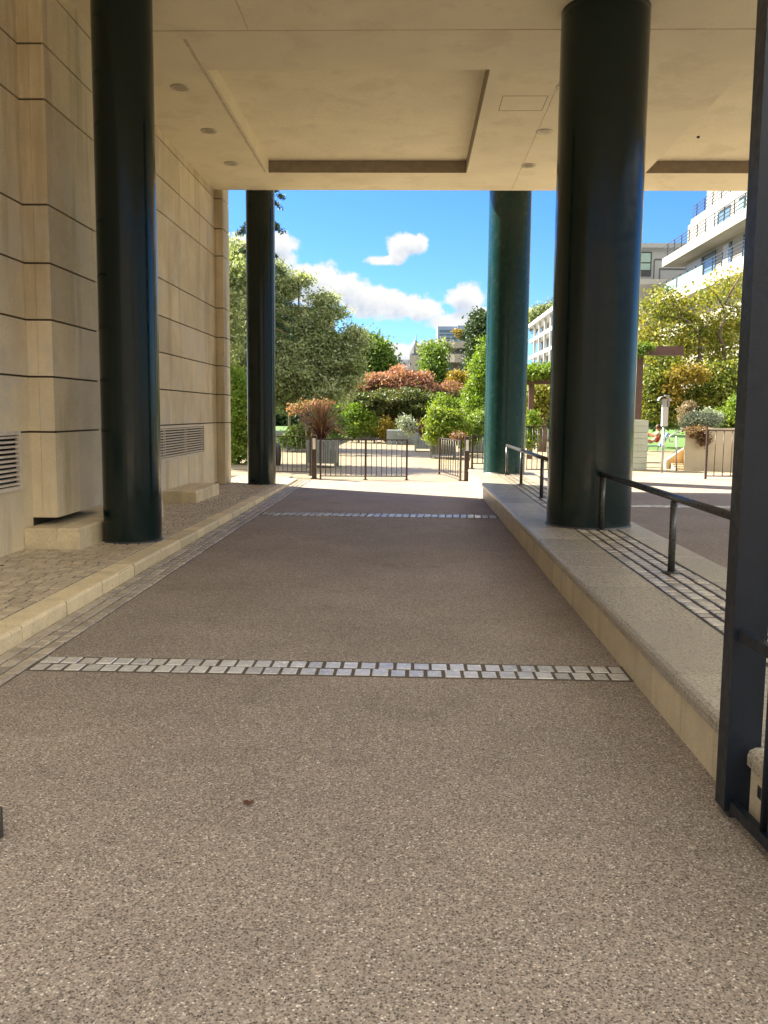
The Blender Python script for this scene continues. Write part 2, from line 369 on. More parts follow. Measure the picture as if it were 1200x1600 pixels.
# left pavement
yb = [-6, 0, 9, 11.5, 14, 16.5, 19, 21.6]
p = MB()
for a, b in zip(yb[:-1], yb[1:]):
    za, zb = pz(a)-.010, pz(b)-.010
    p.poly([(-5.5, a, za), (KX-.21, a, za), (KX-.21, b, zb), (-5.5, b, zb)])
o = tag(p.build('pavement', M['joint']), kind='structure')
s = MB(); setts(s, -4.2, KX-.225, 2.5, 21.5, 0,   .135, .12, .020, .003, zf=pz, ch=.005, zj=.0012); s.build('pavement_setts', M['sett_warm'], o)
# kerb stones
k = MB(); y = -6.0
while y < 20.6:
    ln = random.choice((.45, .62, .95, .8, .55)); y1 = min(y+ln, 20.7); z = pz(y); z1 = pz(y1); t = random.random(); e = .010
    x0, x1 = KX-.21, KX+R1(-.002, .004); c = .022
    prof = lambda zz: [(x0, -.04), (x1, -.04), (x1, zz-c), (x1-.007, zz-.007), (x1-c, zz), (x0, zz)]
    A = [(a, y+e, b) for a, b in prof(z)]; B = [(a, y1-e, b) for a, b in prof(z1)]
    n = len(k.v); k.v += A+B
    for i in range(6): k.face((n+i, n+(i+1) % 6, n+6+(i+1) % 6, n+6+i), t)
    k.face(tuple(n+i for i in reversed(range(6))), t); k.face(tuple(n+6+i for i in range(6)), t)
    y = y1
kb = tag(k.build('kerb', M['kerb']), kind='structure')
k = MB()
for a, b in zip(yb[:-1], yb[1:]):
    b = min(b, 20.6); k.v += [(KX-.2, a, -.04), (KX-.006, a, -.04), (KX-.006, a, pz(a)-.010), (KX-.2, a, pz(a)-.006), (KX-.2, b, -.04), (KX-.006, b, -.04), (KX-.006, b, pz(b)-.010), (KX-.2, b, pz(b)-.006)]
    n = len(k.v)-8
    for q_ in ((0, 1, 5, 4), (1, 2, 6, 5), (2, 3, 7, 6), (3, 0, 4, 7)): k.face(tuple(n+i for i in q_))
k.build('kerb_joint', M['joint'], kb)
# right raised ledge
o = MB(); o.box(LX0+.004, LX1-.006, -3, 21.4, -.05, LZ-.005); led = tag(o.build('ledge', M['joint']), kind='structure')
s = MB(); y = -3.0
while y < 21.2:
    y1 = min(y+R1(.42, .6), 21.3); s.box(LX0, LX0+.03, y+.003, y1-.003, -.04, .218, random.random()); y = y1
s.build('riser_slabs', M['ledge_face'], led)
s = MB(); y = -3.0
while y < 21.2:
    y1 = min(y+R1(.8, 1.25), 21.3); t = random.random(); a, b = y+.008, y1-.008
    x0, x1, c = LX0-.018, 1.87, .018
    prof = [(x0, .231), (x0, LZ-.03), (x0+.008, LZ-.010), (x0+.03, LZ), (x1, LZ), (x1, .231)]
    n = len(s.v); s.v += [(q[0], a, q[1]) for q in prof]+[(q[0], b, q[1]) for q in prof]
    for i in range(6): s.face((n+i, n+6+i, n+6+(i+1) % 6, n+(i+1) % 6), t)
    s.face(tuple(n+i for i in range(6)), t); s.face(tuple(n+6+i for i in reversed(range(6))), t)
    y = y1
s.build('coping_slabs', M['ledge_top'], led)
s = MB(); y = -3.0
while y < 21.2:
    y1 = min(y+R1(.8, 1.25), 21.3); s.box(2.375, LX1, y+.005, y1-.005, .2, LZ+.001, random.random(), .005); y = y1
s.build('edge_slabs', M['ledge_top'], led)
s = MB(); setts(s, 1.885, 2.365, 1, 21.3, LZ+.001, .12, .118, .018, .003, ch=.012); s.build('ledge_setts', M['ledge_sett'], led)

# unseen building added behind the camera for the column paint to reflect
sbk = thing('added_building', (0, -16, 0), 'unseen brown building added behind the viewer for the columns to reflect', 'building')
mb = MB(); mb.box(-34, 34, -24, -16, -.05, 8.2); mb.build('wall', M['brick'], sbk)
for i in range(14):
    for z in (.9, 4.4):
        mb = MB(); mb.box(-31+4.6*i, -29.2+4.6*i, -15.99, -15.93, z, z+2.2); mb.build('window', M['glass'], sbk)

# ------------------------------------------------------------------ left stone wall
ZC = [.10, .72, 1.36, 1.95, 2.55, 3.14, 3.74, 4.80, 5.35, 5.95, 6.75]
ZP = [.42]+ZC[2:]
wall = thing('stone_wall', (-4.15, 9, 0), 'tall cream stone wall with grooved courses along the left pavement', 'wall')
def panels_x(mb, X, y0, y1, zc, step, th=.05, holes=()):
    G = .011
    for a, b in zip(zc[:-1], zc[1:]):
        ys = [y0]; 
        y = y0+R1(.5, 1)*step
        while y < y1-.4*step: ys.append(y); y += step*R1(.95, 1.05)
        ys.append(y1)
        for c, d in zip(ys[:-1], ys[1:]):
            segs = [(c+.002, d-.002, a+G, b-G)]
            for hy0, hy1, hz0, hz1 in holes:
                out = []
                for (p0, p1, q0, q1) in segs:
                    if p1 <= hy0 or p0 >= hy1 or q1 <= hz0 or q0 >= hz1: out.append((p0, p1, q0, q1)); continue
                    if p0 < hy0: out.append((p0, hy0, q0, q1))
                    if p1 > hy1: out.append((hy1, p1, q0, q1))
                    m0_, m1_ = max(p0, hy0), min(p1, hy1)
                    if q0 < hz0: out.append((m0_, m1_, q0, hz0))
                    if q1 > hz1: out.append((m0_, m1_, hz1, q1))
                segs = out
            t = random.random()
            for (p0, p1, q0, q1) in segs: mb.box(X-th, X, p0, p1, q0, q1, t)
ZW = [.10, 1.36]+ZC[3:]
V1 = (6.9, 9.22, .76, 1.375); V2 = (13.3, 17.5, .77, 1.345)
mb = MB(); panels_x(mb, -4.12, 2.5, 9.5, ZW, 2.6, holes=(V1,)); panels_x(mb, -4.12, 10.85, 18.72, ZW, 2.6, holes=(V2,)); mb.build('wall_panels', M['stone'], wall)
mb = MB(); mb.box(-4.9, -4.15, 2.5, 19.3, -.05, 6.75); mb.build('wall_core', M['grout'], wall)
def pilaster(y0, y1, X, zc, topz):
    mb = MB(); G = .011
    for a, b in zip(zc[:-1], zc[1:]):
        ym = (y0+y1)/2+R1(-.1, .1); ta = random.random()
        mb.box(-4.145, X-.16, y0, y0+.15, a+G, b-G, ta); t2 = ta*.5+random.random()*.5
        mb.box(X-.157, X, y0, ym-.0015, a+G, b-G, ta); mb.box(X-.157, X, ym+.0015, y1, a+G, b-G, t2)
    pl = mb.build('pilaster', M['stone'], wall)
    c = MB(); c.box(-4.148, X-.03, y0+.03, y1-.02, zc[0], topz); c.build('joint_core', M['grout'], pl)
pilaster(9.5, 10.95, -3.85, ZP, 6.7); pilaster(18.75, 19.38, -3.96, [.05]+ZW[1:], 6.7)
def plinth(y0, y1, x1, z, h, label):
    mb = MB(); n = 3; d = (y1-y0)/n
    mb.box(-4.115, x1-.25, y0, y1, z-.05, z+h-.004, .4, .01)
    for i in range(n): mb.box(x1-.247, x1, y0+i*d+.002, y0+(i+1)*d-.002, z-.05, z+h, random.random(), .02)
    tag(mb.build('plinth_block', M['kerb'], org=(-3.8, (y0+y1)/2, z)), label, 'stone block')
plinth(9.25, 12.45, -3.52, .12, .225, 'low pitted stone block under the near pilaster behind the left column')
plinth(14.55, 16.3, -3.56, .085, .19, 'low pitted stone block beneath the wide wall vent, farther along the pavement')
def vent(V, label):
    y0, y1, z0, z1 = V; o = thing('wall_vent', (-4.12, (y0+y1)/2, z0), label, 'vent')
    mb = MB(); f = .04; X = -4.10
    mb.box(-4.149, X, y0, y1, z0, z0+f); mb.box(-4.149, X, y0, y1, z1-f, z1); mb.box(-4.149, X, y0, y0+f, z0+f, z1-f); mb.box(-4.149, X, y1-f, y1, z0+f, z1-f); mb.build('frame', M['louvre'], o)
    mb = MB(); mb.box(-4.1495, -4.146, y0+f, y1-f, z0+f, z1-f); mb.build('backing', M['black'], o)
    n = 11; yy = y0+f; segs = []
    nd = max(1, round((y1-y0)/1.45)); dl = (y1-y0-2*f)/nd
    for q in range(nd):
        if q: mv = MB(); mv.box(-4.14, X-.004, y0+f+q*dl-.012, y0+f+q*dl+.012, z0+f, z1-f); mv.build('mullion', M['louvre'], o)
        for i in range(n):
            zz = z0+f+(i+.5)*(z1-z0-2*f)/n; a = y0+f+q*dl+.013; b = y0+f+(q+1)*dl-.013
            mb = MB(); h = .010
            mb.poly([(-4.108, a, zz-h), (-4.108, b, zz-h), (-4.14, b, zz-h+.004), (-4.14, a, zz-h+.004)]); mb.poly([(-4.108, a, zz+h), (-4.14, a, zz+h+.004), (-4.14, b, zz+h+.004), (-4.108, b, zz+h)])
            mb.poly([(-4.108, a, zz-h), (-4.108, a, zz+h), (-4.108, b, zz+h), (-4.108, b, zz-h)])
            mb.build('slat', M['louvre'], o)
vent(V1, 'cream louvred vent cut off by the left edge in the near wall')
vent(V2, 'wide cream louvred vent low in the wall behind the left column')

# ------------------------------------------------------------------ ceiling
H = 6.10; XE = 7.9; Y0 = 2.2
cl = thing('ceiling', (3, 9, H), 'cream plaster soffit with sunken rectangular panels over the passage', 'ceiling')
def soffit():
    mb = MB(); T = 6.9
    def b(x0, x1, y0, y1, z=H): mb.box(x0, x1, y0, y1, z, T, random.random())
    b(-4.12, XE, Y0, 11.045); b(-4.12, XE, 11.075, 12.28)
    b(-4.12, -2.77, 12.28, 17.34); b(.97, 4.3, 12.28, 17.34); b(7.5, XE, 12.28, 17.34)
    b(-2.77, .97, 12.28, 17.34, 6.32); b(4.3, 7.5, 12.28, 17.34, 6.32)
    b(-4.12, XE, 17.34, 18.66)
    mb.build('soffit', M['ceil'], cl)
    m2 = MB(); m2.box(-4.9, -4.12, Y0, 18.7, 6.76, 7.3); m2.box(-4.12, XE, Y0, 18.66, 6.905, 7.3); m2.box(-3.9, XE, 18.665, 20.0, 6.75, 7.3); m2.build('upper_slab', M['ceil'], cl)
    m3 = MB(); m3.box(-4.12, XE, 11.047, 11.073, H+.02, 6.8); m3.build('expansion_joint', M['ceil_seam'], cl)
    for (a, b) in ((-2.77, .97), (4.3, 7.5)):  # darker strips paint shade onto the far and right recess faces
        q = MB(); q.box(a+.001, b-.001, 17.326, 17.339, H+.001, 6.318); q.build('recess_shade', M['shade_strip'], cl)
        q = MB(); q.box(b-.014, b-.001, 12.281, 17.325, H+.001, 6.318); q.build('recess_shade', M['shade_strip'], cl)
    def strip(x, y0, y1, w_=.03):
        q = MB(); yy = y0
        while yy < y1:
            a = R1(-.004, .004); q.box(x-w_/2+a, x+w_/2+a, yy, min(yy+.4, y1), H-.0035, H+.01); yy += .4
        q.build('filled_seam', M['seal'], cl)
    strip(-2.83, 11.3, 17.3, .045); strip(1.95, 2, 18.5, .012); strip(-2.0, 2, 11, .012); strip(5.2, 2, 11, .012)
    q = MB(); w_ = .012
    x0, x1, y0, y1 = 1.23, 1.88, 13.25, 13.88
    q.box(x0, x1, y0, y0+w_, H-.003, H+.01); q.box(x0, x1, y1-w_, y1, H-.003, H+.01); q.box(x0, x0+w_, y0+w_, y1-w_, H-.003, H+.01); q.box(x1-w_, x1, y0+w_, y1-w_, H-.003, H+.01)
    q.build('access_hatch', M['hatchline'], cl)
soffit()
lights = [(-3.30, 12.89, 'in the left row, nearest the viewer'), (-3.33, 14.81, 'in the middle of the left row of three'), (-3.35, 16.7, 'in the left row, nearest the garden'),
          (2.06, 12.9, 'in the right row, partly hidden by the big column'), (2.06, 14.85, 'in the right row beside the access hatch'), (2.06, 16.8, 'in the right row, nearest the garden')]
for x, y, d in lights:
    o = thing('ceiling_light', (x, y, H), 'round recessed downlight '+d, 'ceiling light', 'recessed downlights in the soffit')
    mb = MB(); mb.lathe((x, y), [(.085, H-.004), (.125, H-.016), (.135, H-.004), (.135, H+.01)], 28, cap=False); mb.build('rim', M['lamp'], o)
    mb = MB(); mb.lathe((x, y), [(.084, H-.006), (.084, H+.01)], 24); mb.build('lens', M['lampglass'], o)
x, y = at(1091, 214, 16).x, at(1091, 214, 16).y
P = CAM+ray(1091, 214)*((H-1.6)/ray(1091, 214).z)
mb = MB(); mb.lathe((P.x, P.y), [(.015, H-.02), (.024, H-.01), (.024, H+.01)], 16); tag(mb.build('ceiling_sensor', M['dark'], org=(P.x, P.y, H)), 'tiny dark round sensor in the soffit right of the big column', 'sensor')

# ------------------------------------------------------------------ columns
def column(x, y, r, z0, z1, label, mat='green'):
    o = thing('column', (x, y, z0), label, 'column', 'dark green round columns')
    mb = MB(); prof = [(r+.0, z0-.02)]; n = 60
    for i in range(n+1):
        z = z0+.02+(z1-z0-.02)*i/n; prof.append((r, z))
    mb.lathe((x, y), prof, 72); mb.build('shaft', M[mat], o)
    mb = MB(); mb.lathe((x, y), [(r+.012, z0-.02), (r+.012, z0+.012), (r+.001, z0+.02)], 60, cap=False); mb.build('base_ring', M['dark'], o)
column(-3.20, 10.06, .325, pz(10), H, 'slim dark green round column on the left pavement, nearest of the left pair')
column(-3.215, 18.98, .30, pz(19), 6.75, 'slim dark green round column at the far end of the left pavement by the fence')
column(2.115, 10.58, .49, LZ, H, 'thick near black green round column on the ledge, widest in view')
column(2.06, 19.8, .455, LZ, 6.75, 'thick green round column at the far end of the ledge, its left side sunlit', 'sunlit_green')

# ------------------------------------------------------------------ handrails
def handrail(ys, x, label, ext):
    o = thing('handrail', (x, ys[0], LZ), label, 'handrail', 'low grey handrails on the ledge')
    for yy in ys:
        mb = MB(); mb.tube([(x, yy, LZ), (x, yy, LZ+.60)], .029, 12); ps = mb.build('post', M['rail'], o)
        mb = MB(); mb.lathe((x, yy), [(.075, LZ), (.075, LZ+.008), (.035, LZ+.014)], 20); mb.build('base_plate', M['rail'], ps)
    mb = MB(); a, b = ext
    pts = [(x, a, LZ+.63), (x, b, LZ+.63)]
    mb.tube(pts, .031, 14); mb.build('rail', M['rail'], o)
handrail([4.7, 7.35, 10.08], 2.17, 'low grey tubular handrail on the ledge nearest the viewer, ending at the big column', (4.2, 10.15))
handrail([13.9, 16.5, 19.05], 2.04, 'low grey tubular handrail on the ledge between the two right columns', (12.3, 19.08))

# ------------------------------------------------------------------ fences and gates
def railing(name, p0, p1, z0, h, label, cat, posts=(0, 1), spacing=.118, r=.0095, mat='iron', midrail=False, group=None, bars=True, foot=.09):
    p0 = Vector((*p0, 0)); p1 = Vector((*p1, 0)); d = p1-p0; Ln = d.length; u = d/Ln; ax = (u.x, u.y); ay = (-u.y, u.x)
    o = thing(name, (p0.x, p0.y, z0), label, cat, group)
    mid = (p0+p1)/2
    for z in (z0+foot, z0+h-.02):
        mb = MB(); mb.obox((mid.x, mid.y), ax, ay, Ln/2, .016, z-.012, z+.012); mb.build('rail', M[mat], o)
    for f in posts:
        q = p0+d*f; mb = MB(); mb.obox((q.x, q.y), ax, ay, .022, .022, z0, z0+h+.0); ps = mb.build('post', M[mat], o)
        mb = MB(); mb.obox((q.x, q.y), ax, ay, .05, .05, z0, z0+.012); mb.build('foot', M[mat], ps)
    n = int(Ln/spacing)
    for i in range(1, n):
        q = p0+d*(i/n); mb = MB(); mb.tube([(q.x, q.y, z0+foot+.01), (q.x, q.y, z0+h-.03)], r, 6); mb.build('bar', M[mat], o)
    return o
railing('fence', (-4.0, 21.9), (-2.45, 21.65), .05, .97, 'short brown iron railing between the left wall and the gate', 'fence', (.02, .99))
railing('gate', (-2.16, 21.05), (-.11, 21.25), 0, .98, 'closed low brown iron gate leaf across the left of the passage', 'gate', (0, .52, 1))
railing('gate', (1.17, 21.15), (.74, 23.4), 0, .98, 'low brown iron gate leaf standing open towards the garden on the right', 'gate', (0, 1), spacing=.25)
railing('fence', (1.45, 21.25), (1.95, 21.3), LZ, .80, 'short brown railing between the right gatepost and the green column', 'fence', (0,), foot=.12)
railing('fence', (2.55, 21.6), (4.4, 21.6), RZ-.02, 1.15, 'brown iron railing seen between the two thick columns on the right', 'fence', (0, 1))
e = gz(1102, 750, .18)
railing('fence', (e.x, e.y), (e.x+2.2, e.y), .18, 1.12, 'dark iron railing in front of the cream planter wall at far right', 'fence', (0, 1), spacing=.17)
for x, y, lab in ((-2.33, 21.25, 'square grey brown gatepost with pale notice left of the closed gate leaf'), (1.32, 21.2, 'square grey brown gatepost with pale notice by the open gate leaf')):
    o = thing('gatepost', (x, y, 0), lab, 'gatepost')
    mb = MB(); mb.box(x-.055, x+.055, y-.055, y+.055, 0, 1.06, .5, .01); mb.build('post', M['iron'], o)
    mb = MB(); mb.box(x-.035, x+.035, y-.064, y-.056, .72, .98); mb.build('notice', M['label'], o)
    mb = MB(); mb.box(x-.09, x+.09, y-.09, y+.09, 0, .014, .5); mb.build('foot', M['iron'], o)
# near gate at right edge
gp = thing('gate', (1.31, 3.47, 0), 'slate blue steel gate at the right edge, its tall square post close to the viewer', 'gate')
mb = MB(); mb.box(1.262, 1.372, 3.42, 3.525, .035, 4.4); mb.build('post', M['gatepost'], gp)
mb = MB(); mb.box(1.374, 1.402, 3.44, 3.50, .05, 4.4); mb.build('stile', M['gatepost'], gp)
du = Vector((.02, -.3)).normalized(); a2 = (du.x, du.y); n2_ = (-du.y, du.x); st = Vector((1.292, 3.405)); LnG = 1.0
for z in (.065, .755):
    c = st+du*(LnG/2); mb = MB(); mb.obox((c.x, c.y), a2, n2_, LnG/2, .016, z-.022, z+.022); mb.build('rail', M['gatepost'], gp)
for i in range(8):
    c = st+du*(.25+.125*i); mb = MB(); mb.tube([(c.x+.004, c.y, .088), (c.x+.004, c.y, .733)], .0145, 10); mb.build('bar', M['gatepost'], gp)
mb = MB(); mb.tube([(1.385, 3.33, .0), (1.385, 3.33, .20)], .014, 10); mb.box(1.36, 1.40, 3.31, 3.35, .13, .18); mb.build('hinge_pin', M['dark'], gp)
mb = MB(); mb.box(1.29, 1.345, 3.44, 3.50, 0, .036); mb.build('pivot', M['dark'], gp)
e = gz(5, 1312)
mb = MB(); mb.box(e.x-.06, e.x-.012, e.y-.02, e.y+.03, 0, .12, .5, .006); mb.box(e.x-.06, e.x-.028, e.y-.018, e.y+.02, .12, .23, .5, .004)
tag(mb.build('gate_stop', M['rail'], org=(e.x, e.y, 0)), 'short grey steel gate stop at the left edge of the roadway', 'gate stop')
for i in range(1):
    lx, ly = -4.05+R1(0, .25), R1(7.6, 9.2); lz = pz(ly)+.012; mb = MB(); a = R1(0, 6); c_, s_ = math.cos(a), math.sin(a); q_ = [(-.028, 0, .004), (0, .014, .012), (.03, .002, .003), (.004, -.013, .014)]
    mb.poly([(lx+c_*x_-s_*y_, ly+s_*x_+c_*y_, lz+z_) for x_, y_, z_ in q_]); tag(mb.build('fallen_leaf', M['deadleaf'], org=(lx, ly, lz)), 'tiny dry brown leaf lying where the left wall meets the pavement', 'leaf')
# dead leaf
e = gz(388, 1257)
mb = MB(); n = 9
pts = []
for i in range(n):
    a = 2*math.pi*i/n; rr = .018*(1+.35*math.sin(3*a)); pts.append((e.x+rr*math.cos(a)*1.1, e.y+rr*math.sin(a)*1.3, .006+.008*math.sin(2*a)**2))
for i in range(n): mb.poly([(e.x, e.y, .012), pts[i], pts[(i+1) % n]])
tag(mb.build('fallen_leaf', M['deadleaf'], org=(e.x, e.y, 0)), 'small curled dark brown dead leaf lying on the roadway', 'leaf')

# ------------------------------------------------------------------ vegetation
def crown(name, mat, blobs, nclump, per, size, parent, org, cl_r=.35, aspect=1.8, shell=.45, hole=.0, seed=0, droop=0.0, tbias=None, flat=.6):
    r_ = np.random.default_rng(seed+11)
    wts = np.array([b[3]*b[4]*b[5] for b in blobs])**(2/3.); wts /= wts.sum()
    cs = []
    tries = 0
    while len(cs) < nclump and tries < nclump*20:
        tries += 1
        b = blobs[r_.choice(len(blobs), p=wts)]
        d = r_.normal(size=3); d /= np.linalg.norm(d); rr = (shell+(1-shell)*r_.random()**.6)
        rr *= 1+.38*noise.noise(Vector(tuple(d*2.2+seed)))
        c = np.array(b[:3])+d*rr*np.array(b[3:6])
        if hole and noise.noise(Vector(tuple(c*(1.1/cl_r/2.2)))+Vector((seed, 0, 0))) < hole-.5: continue
        cs.append(c)
    cs = np.array(cs)
    N = len(cs)*per
    cen = np.repeat(cs, per, axis=0)+r_.normal(size=(N, 3))*cl_r*np.array([1, 1, flat])
    clt = np.repeat(r_.random(len(cs)), per)
    if droop: cen[:, 2] -= droop*np.abs(r_.normal(size=N))
    u = r_.normal(size=(N, 3)); u /= np.linalg.norm(u, axis=1)[:, None]
    nn = r_.normal(size=(N, 3))+np.array([0, 0, .7]); v = np.cross(nn, u); v /= np.linalg.norm(v, axis=1)[:, None]+1e-9
    s_ = size*(.6+.8*r_.random(N))[:, None]
    a = cen+u*s_*aspect*.5; b = cen-u*s_*aspect*.5; c = cen+v*s_*.5; d = cen-v*s_*.5
    verts = np.stack([a, c, b, d], axis=1).reshape(-1, 3)-np.array(org)
    tint = np.clip(.55*clt+.45*r_.random(N), 0, 1)
    if tbias is not None: tint = np.clip(tint+tbias(cen), 0, 1)
    me = bpy.data.meshes.new(name); me.vertices.add(4*N); me.vertices.foreach_set('co', verts.ravel().astype(np.float32))
    me.loops.add(4*N); me.loops.foreach_set('vertex_index', np.arange(4*N, dtype=np.int32))
    me.polygons.add(N); me.polygons.foreach_set('loop_start', np.arange(0, 4*N, 4, dtype=np.int32)); me.polygons.foreach_set('loop_total', np.full(N, 4, dtype=np.int32))
    at_ = me.attributes.new('tint', 'FLOAT', 'FACE'); at_.data.foreach_set('value', tint.astype(np.float32)); me.update()
    return finish(name, me, mat, parent, org), cs
def pxb(blobs, Yd, fl=.85):
    out = []
    for b in blobs:
        px, py, a, c = b[:4]; yd = Yd+(b[4] if len(b) > 4 else 0)
        q = at(px, py, yd); rx, rz = a*yd/F, c*yd/F; out.append((q.x, q.y, q.z, rx, min(max(rx, rz)*fl, 5), rz))
    return out
def plant(name, label, cat, blobs, Yd, leaf, nclump, per, size, z0=0, trunk=None, tr=.12, bark='bark', limbs=10, crownname='crown', group=None, base=None, **kw):
    bl = pxb(blobs, Yd)
    bx = base if base else (sum(b[0] for b in bl)/len(bl), Yd, z0)
    o = thing(name, bx, label, cat, group)
    cr, cs = crown(crownname, L[leaf], bl, nclump, per, size, o, bx, **kw)
    if trunk is not None:
        mb = MB(); top = Vector((bx[0]+R1(-.2, .2), bx[1], trunk))
        b0 = Vector(bx)
        mb.tube([b0, b0.lerp(top, .5)+Vector((R1(-.1, .1), 0, 0)), top], [tr*1.25, tr, tr*.8], 9)
        idx = random.sample(range(len(cs)), min(limbs, len(cs)))
        for i in idx:
            e_ = Vector(cs[i]); s0 = b0.lerp(top, R1(.6, 1)); m_ = s0.lerp(e_, .5)+Vector((R1(-.2, .2), R1(-.2, .2), R1(0, .35)))*(e_-s0).length*.3
            mb.tube([s0, m_, e_], [tr*.5, tr*.3, tr*.08], 6)
        mb.build('trunk', M[bark], o)
    return o
# big olive-toned tree left of centre
plant('tree', 'large grey green olive toned tree spreading behind the far left column', 'tree',
      [(395, 470, 60, 75), (450, 525, 55, 48), (500, 552, 48, 40), (440, 590, 70, 50), (535, 572, 34, 40), (500, 610, 55, 32), (385, 560, 45, 80), (375, 420, 30, 45), (548, 520, 12, 22), (470, 560, 60, 50), (470, 440, 18, 8), (520, 490, 22, 14), (560, 530, 14, 16), (500, 470, 20, 10), (440, 450, 26, 14)],
      39, 'olive', 2600, 50, .068, trunk=3.0, tr=.22, limbs=40, cl_r=.22, seed=1, shell=.2, hole=.47, aspect=2.2, tbias=lambda c: .08+.25*np.sin(c[:, 2]*2.1+c[:, 0]*1.3)*.5)
plant('tree', 'leafy tree glimpsed between the end of the stone wall and the far left column', 'tree', [(372, 430, 12, 40), (366, 500, 12, 60), (330, 450, 60, 70), (250, 430, 90, 80), (180, 440, 90, 90), (300, 540, 60, 50)], 28, 'olive', 520, 40, .085, trunk=3.4, tr=.18, limbs=14, cl_r=.28, seed=61, hole=.3)
# sparse conifer behind the far left column
ck = thing('conifer', (-6.6, 36, 0), 'tall sparse cedar whose drooping branch tips poke out beside the far left column', 'conifer')
mb = MB(); tb = at(404, 640, 36); mb.tube([(tb.x, 36, 0), (tb.x, 36, 6), (tb.x+.1, 36, 12.5)], [.22, .15, .03], 8)
bls = []
for i, (ty, tx) in enumerate([(305, 440), (322, 436), (362, 440), (365, 372), (400, 432), (425, 440), (475, 455), (500, 462), (525, 458), (515, 448), (395, 366), (470, 366), (440, 366), (350, 430), (540, 440)]):
    tip = at(tx, ty, 36+R1(-1, 1)); s0 = Vector((tb.x, 36, tip.z+R1(.3, .9)))
    mb.tube([s0, s0.lerp(tip, .5)+Vector((0, 0, .15)), tip], [.05, .03, .008], 6)
    for f in np.linspace(.3, 1, 6):
        q = s0.lerp(tip, f); bls.append((q.x, q.y, q.z-.05, .10, .12, .05))
mb.build('trunk', M['bark'], ck)
crown('crown', L['dark'], bls, 230, 14, .05, ck, (-6.6, 36, 0), cl_r=.07, aspect=3.5, seed=2, flat=.6)
plant('bush', 'bright green hedge bush between the left wall end and the far left column', 'bush', [(372, 640, 22, 50), (366, 600, 18, 30), (380, 670, 20, 40), (372, 700, 18, 30)], 27, 'bright', 260, 50, .055, trunk=1.0, tr=.04, limbs=8, crownname='foliage', cl_r=.16, seed=3)
plant('tree', 'mid green bushy tree beside the big olive toned tree, right of it', 'tree', [(580, 565, 32, 38), (560, 590, 30, 35), (600, 590, 22, 30), (575, 540, 18, 18), (548, 610, 25, 25)], 62, 'mid', 420, 60, .13, trunk=3.2, tr=.18, limbs=14, cl_r=.38, seed=4)
plant('tree', 'slender willowy green tree right of the domed roof', 'tree', [(679, 572, 13, 32), (672, 600, 14, 30), (686, 605, 10, 30), (680, 625, 18, 22)], 60, 'mid', 380, 60, .11, trunk=3.0, tr=.12, limbs=12, cl_r=.30, seed=5)
plant('tree', 'dark green treetop cluster in front of the balcony building', 'tree', [(672, 546, 8, 8), (688, 543, 9, 7)], 85, 'olive', 70, 60, .16, trunk=5, tr=.2, limbs=6, cl_r=.4, seed=6)
mp = lambda c: np.where(c[:, 2] > 2.7, .38, -.12)+ (c[:, 2]-2.7)*.10
plant('maple_tree', 'spreading maple with pinkish red upper leaves at the back of the plaza', 'tree', [(600, 602, 34, 16), (640, 590, 22, 11), (575, 610, 22, 16), (665, 608, 30, 13), (630, 612, 46, 16), (620, 590, 30, 9), (695, 612, 26, 10), (628, 578, 14, 8), (560, 612, 14, 12), (655, 590, 14, 10), (705, 606, 14, 8), (585, 592, 12, 7)], 50, 'maple', 480, 38, .085, trunk=1.7, tr=.12, limbs=30, cl_r=.26, seed=7, hole=.42, tbias=lambda c: (c[:, 2]-2.6)*.28, flat=.35, base=(at(603, 700, 50).x, 50, 0))
plant('maple_tree', 'low spreading green bronze maple beneath the pinkish red one', 'tree', [(600, 632, 50, 18), (650, 634, 42, 17), (565, 630, 26, 16), (620, 622, 52, 14)], 48.5, 'maplelow', 420, 50, .085, trunk=1.2, tr=.12, limbs=20, cl_r=.2, seed=8, flat=.35, base=(at(605, 700, 48.5).x, 48.5, 0))
plant('bush', 'pale orange leaved young tree beside the bronze flax clump', 'bush', [(478, 635, 22, 5), (500, 632, 16, 6), (462, 640, 12, 4)], 34, 'maple', 50, 26, .055, trunk=1.6, tr=.03, limbs=8, crownname='foliage', cl_r=.14, seed=9, tbias=lambda c: .1+0*c[:, 2])
plant('conifer', 'dark green conifer rising left of the sunlit column', 'conifer', [(752, 525, 12, 32), (746, 565, 10, 30), (742, 600, 10, 30), (752, 500, 6, 14), (735, 522, 4, 5)], 56, 'dark', 420, 60, .10, trunk=4, tr=.14, limbs=10, cl_r=.28, seed=10)
plant('bush', 'bright green climber draped high against the sunlit column edge', 'climber', [(750, 580, 10, 32), (745, 625, 14, 30), (752, 650, 14, 26), (757, 550, 6, 18)], 44, 'bright', 240, 50, .08, crownname='foliage', cl_r=.2, seed=11)
plant('bush', 'amber orange shrub below the balcony building', 'bush', [(716, 592, 10, 13), (712, 612, 8, 10)], 54, 'amber', 60, 45, .08, crownname='foliage', cl_r=.18, seed=12)
plant('bush', 'grey green rounded shrub under the amber one', 'bush', [(728, 600, 14, 16), (735, 620, 14, 14), (715, 625, 18, 10)], 55, 'olive', 140, 50, .09, crownname='foliage', cl_r=.22, seed=13)
plant('bush', 'mauve brown rounded shrub in the border behind the planters', 'bush', [(722, 640, 18, 16), (700, 636, 14, 12), (690, 622, 18, 10)], 50, 'purple', 170, 50, .08, crownname='foliage', cl_r=.2, seed=14)
plant('bush', 'lime green spreading bush on top of the border right of the maple', 'bush', [(712, 618, 22, 6), (735, 615, 18, 8), (700, 640, 10, 18)], 51, 'bright', 130, 50, .08, crownname='foliage', cl_r=.2, seed=15)
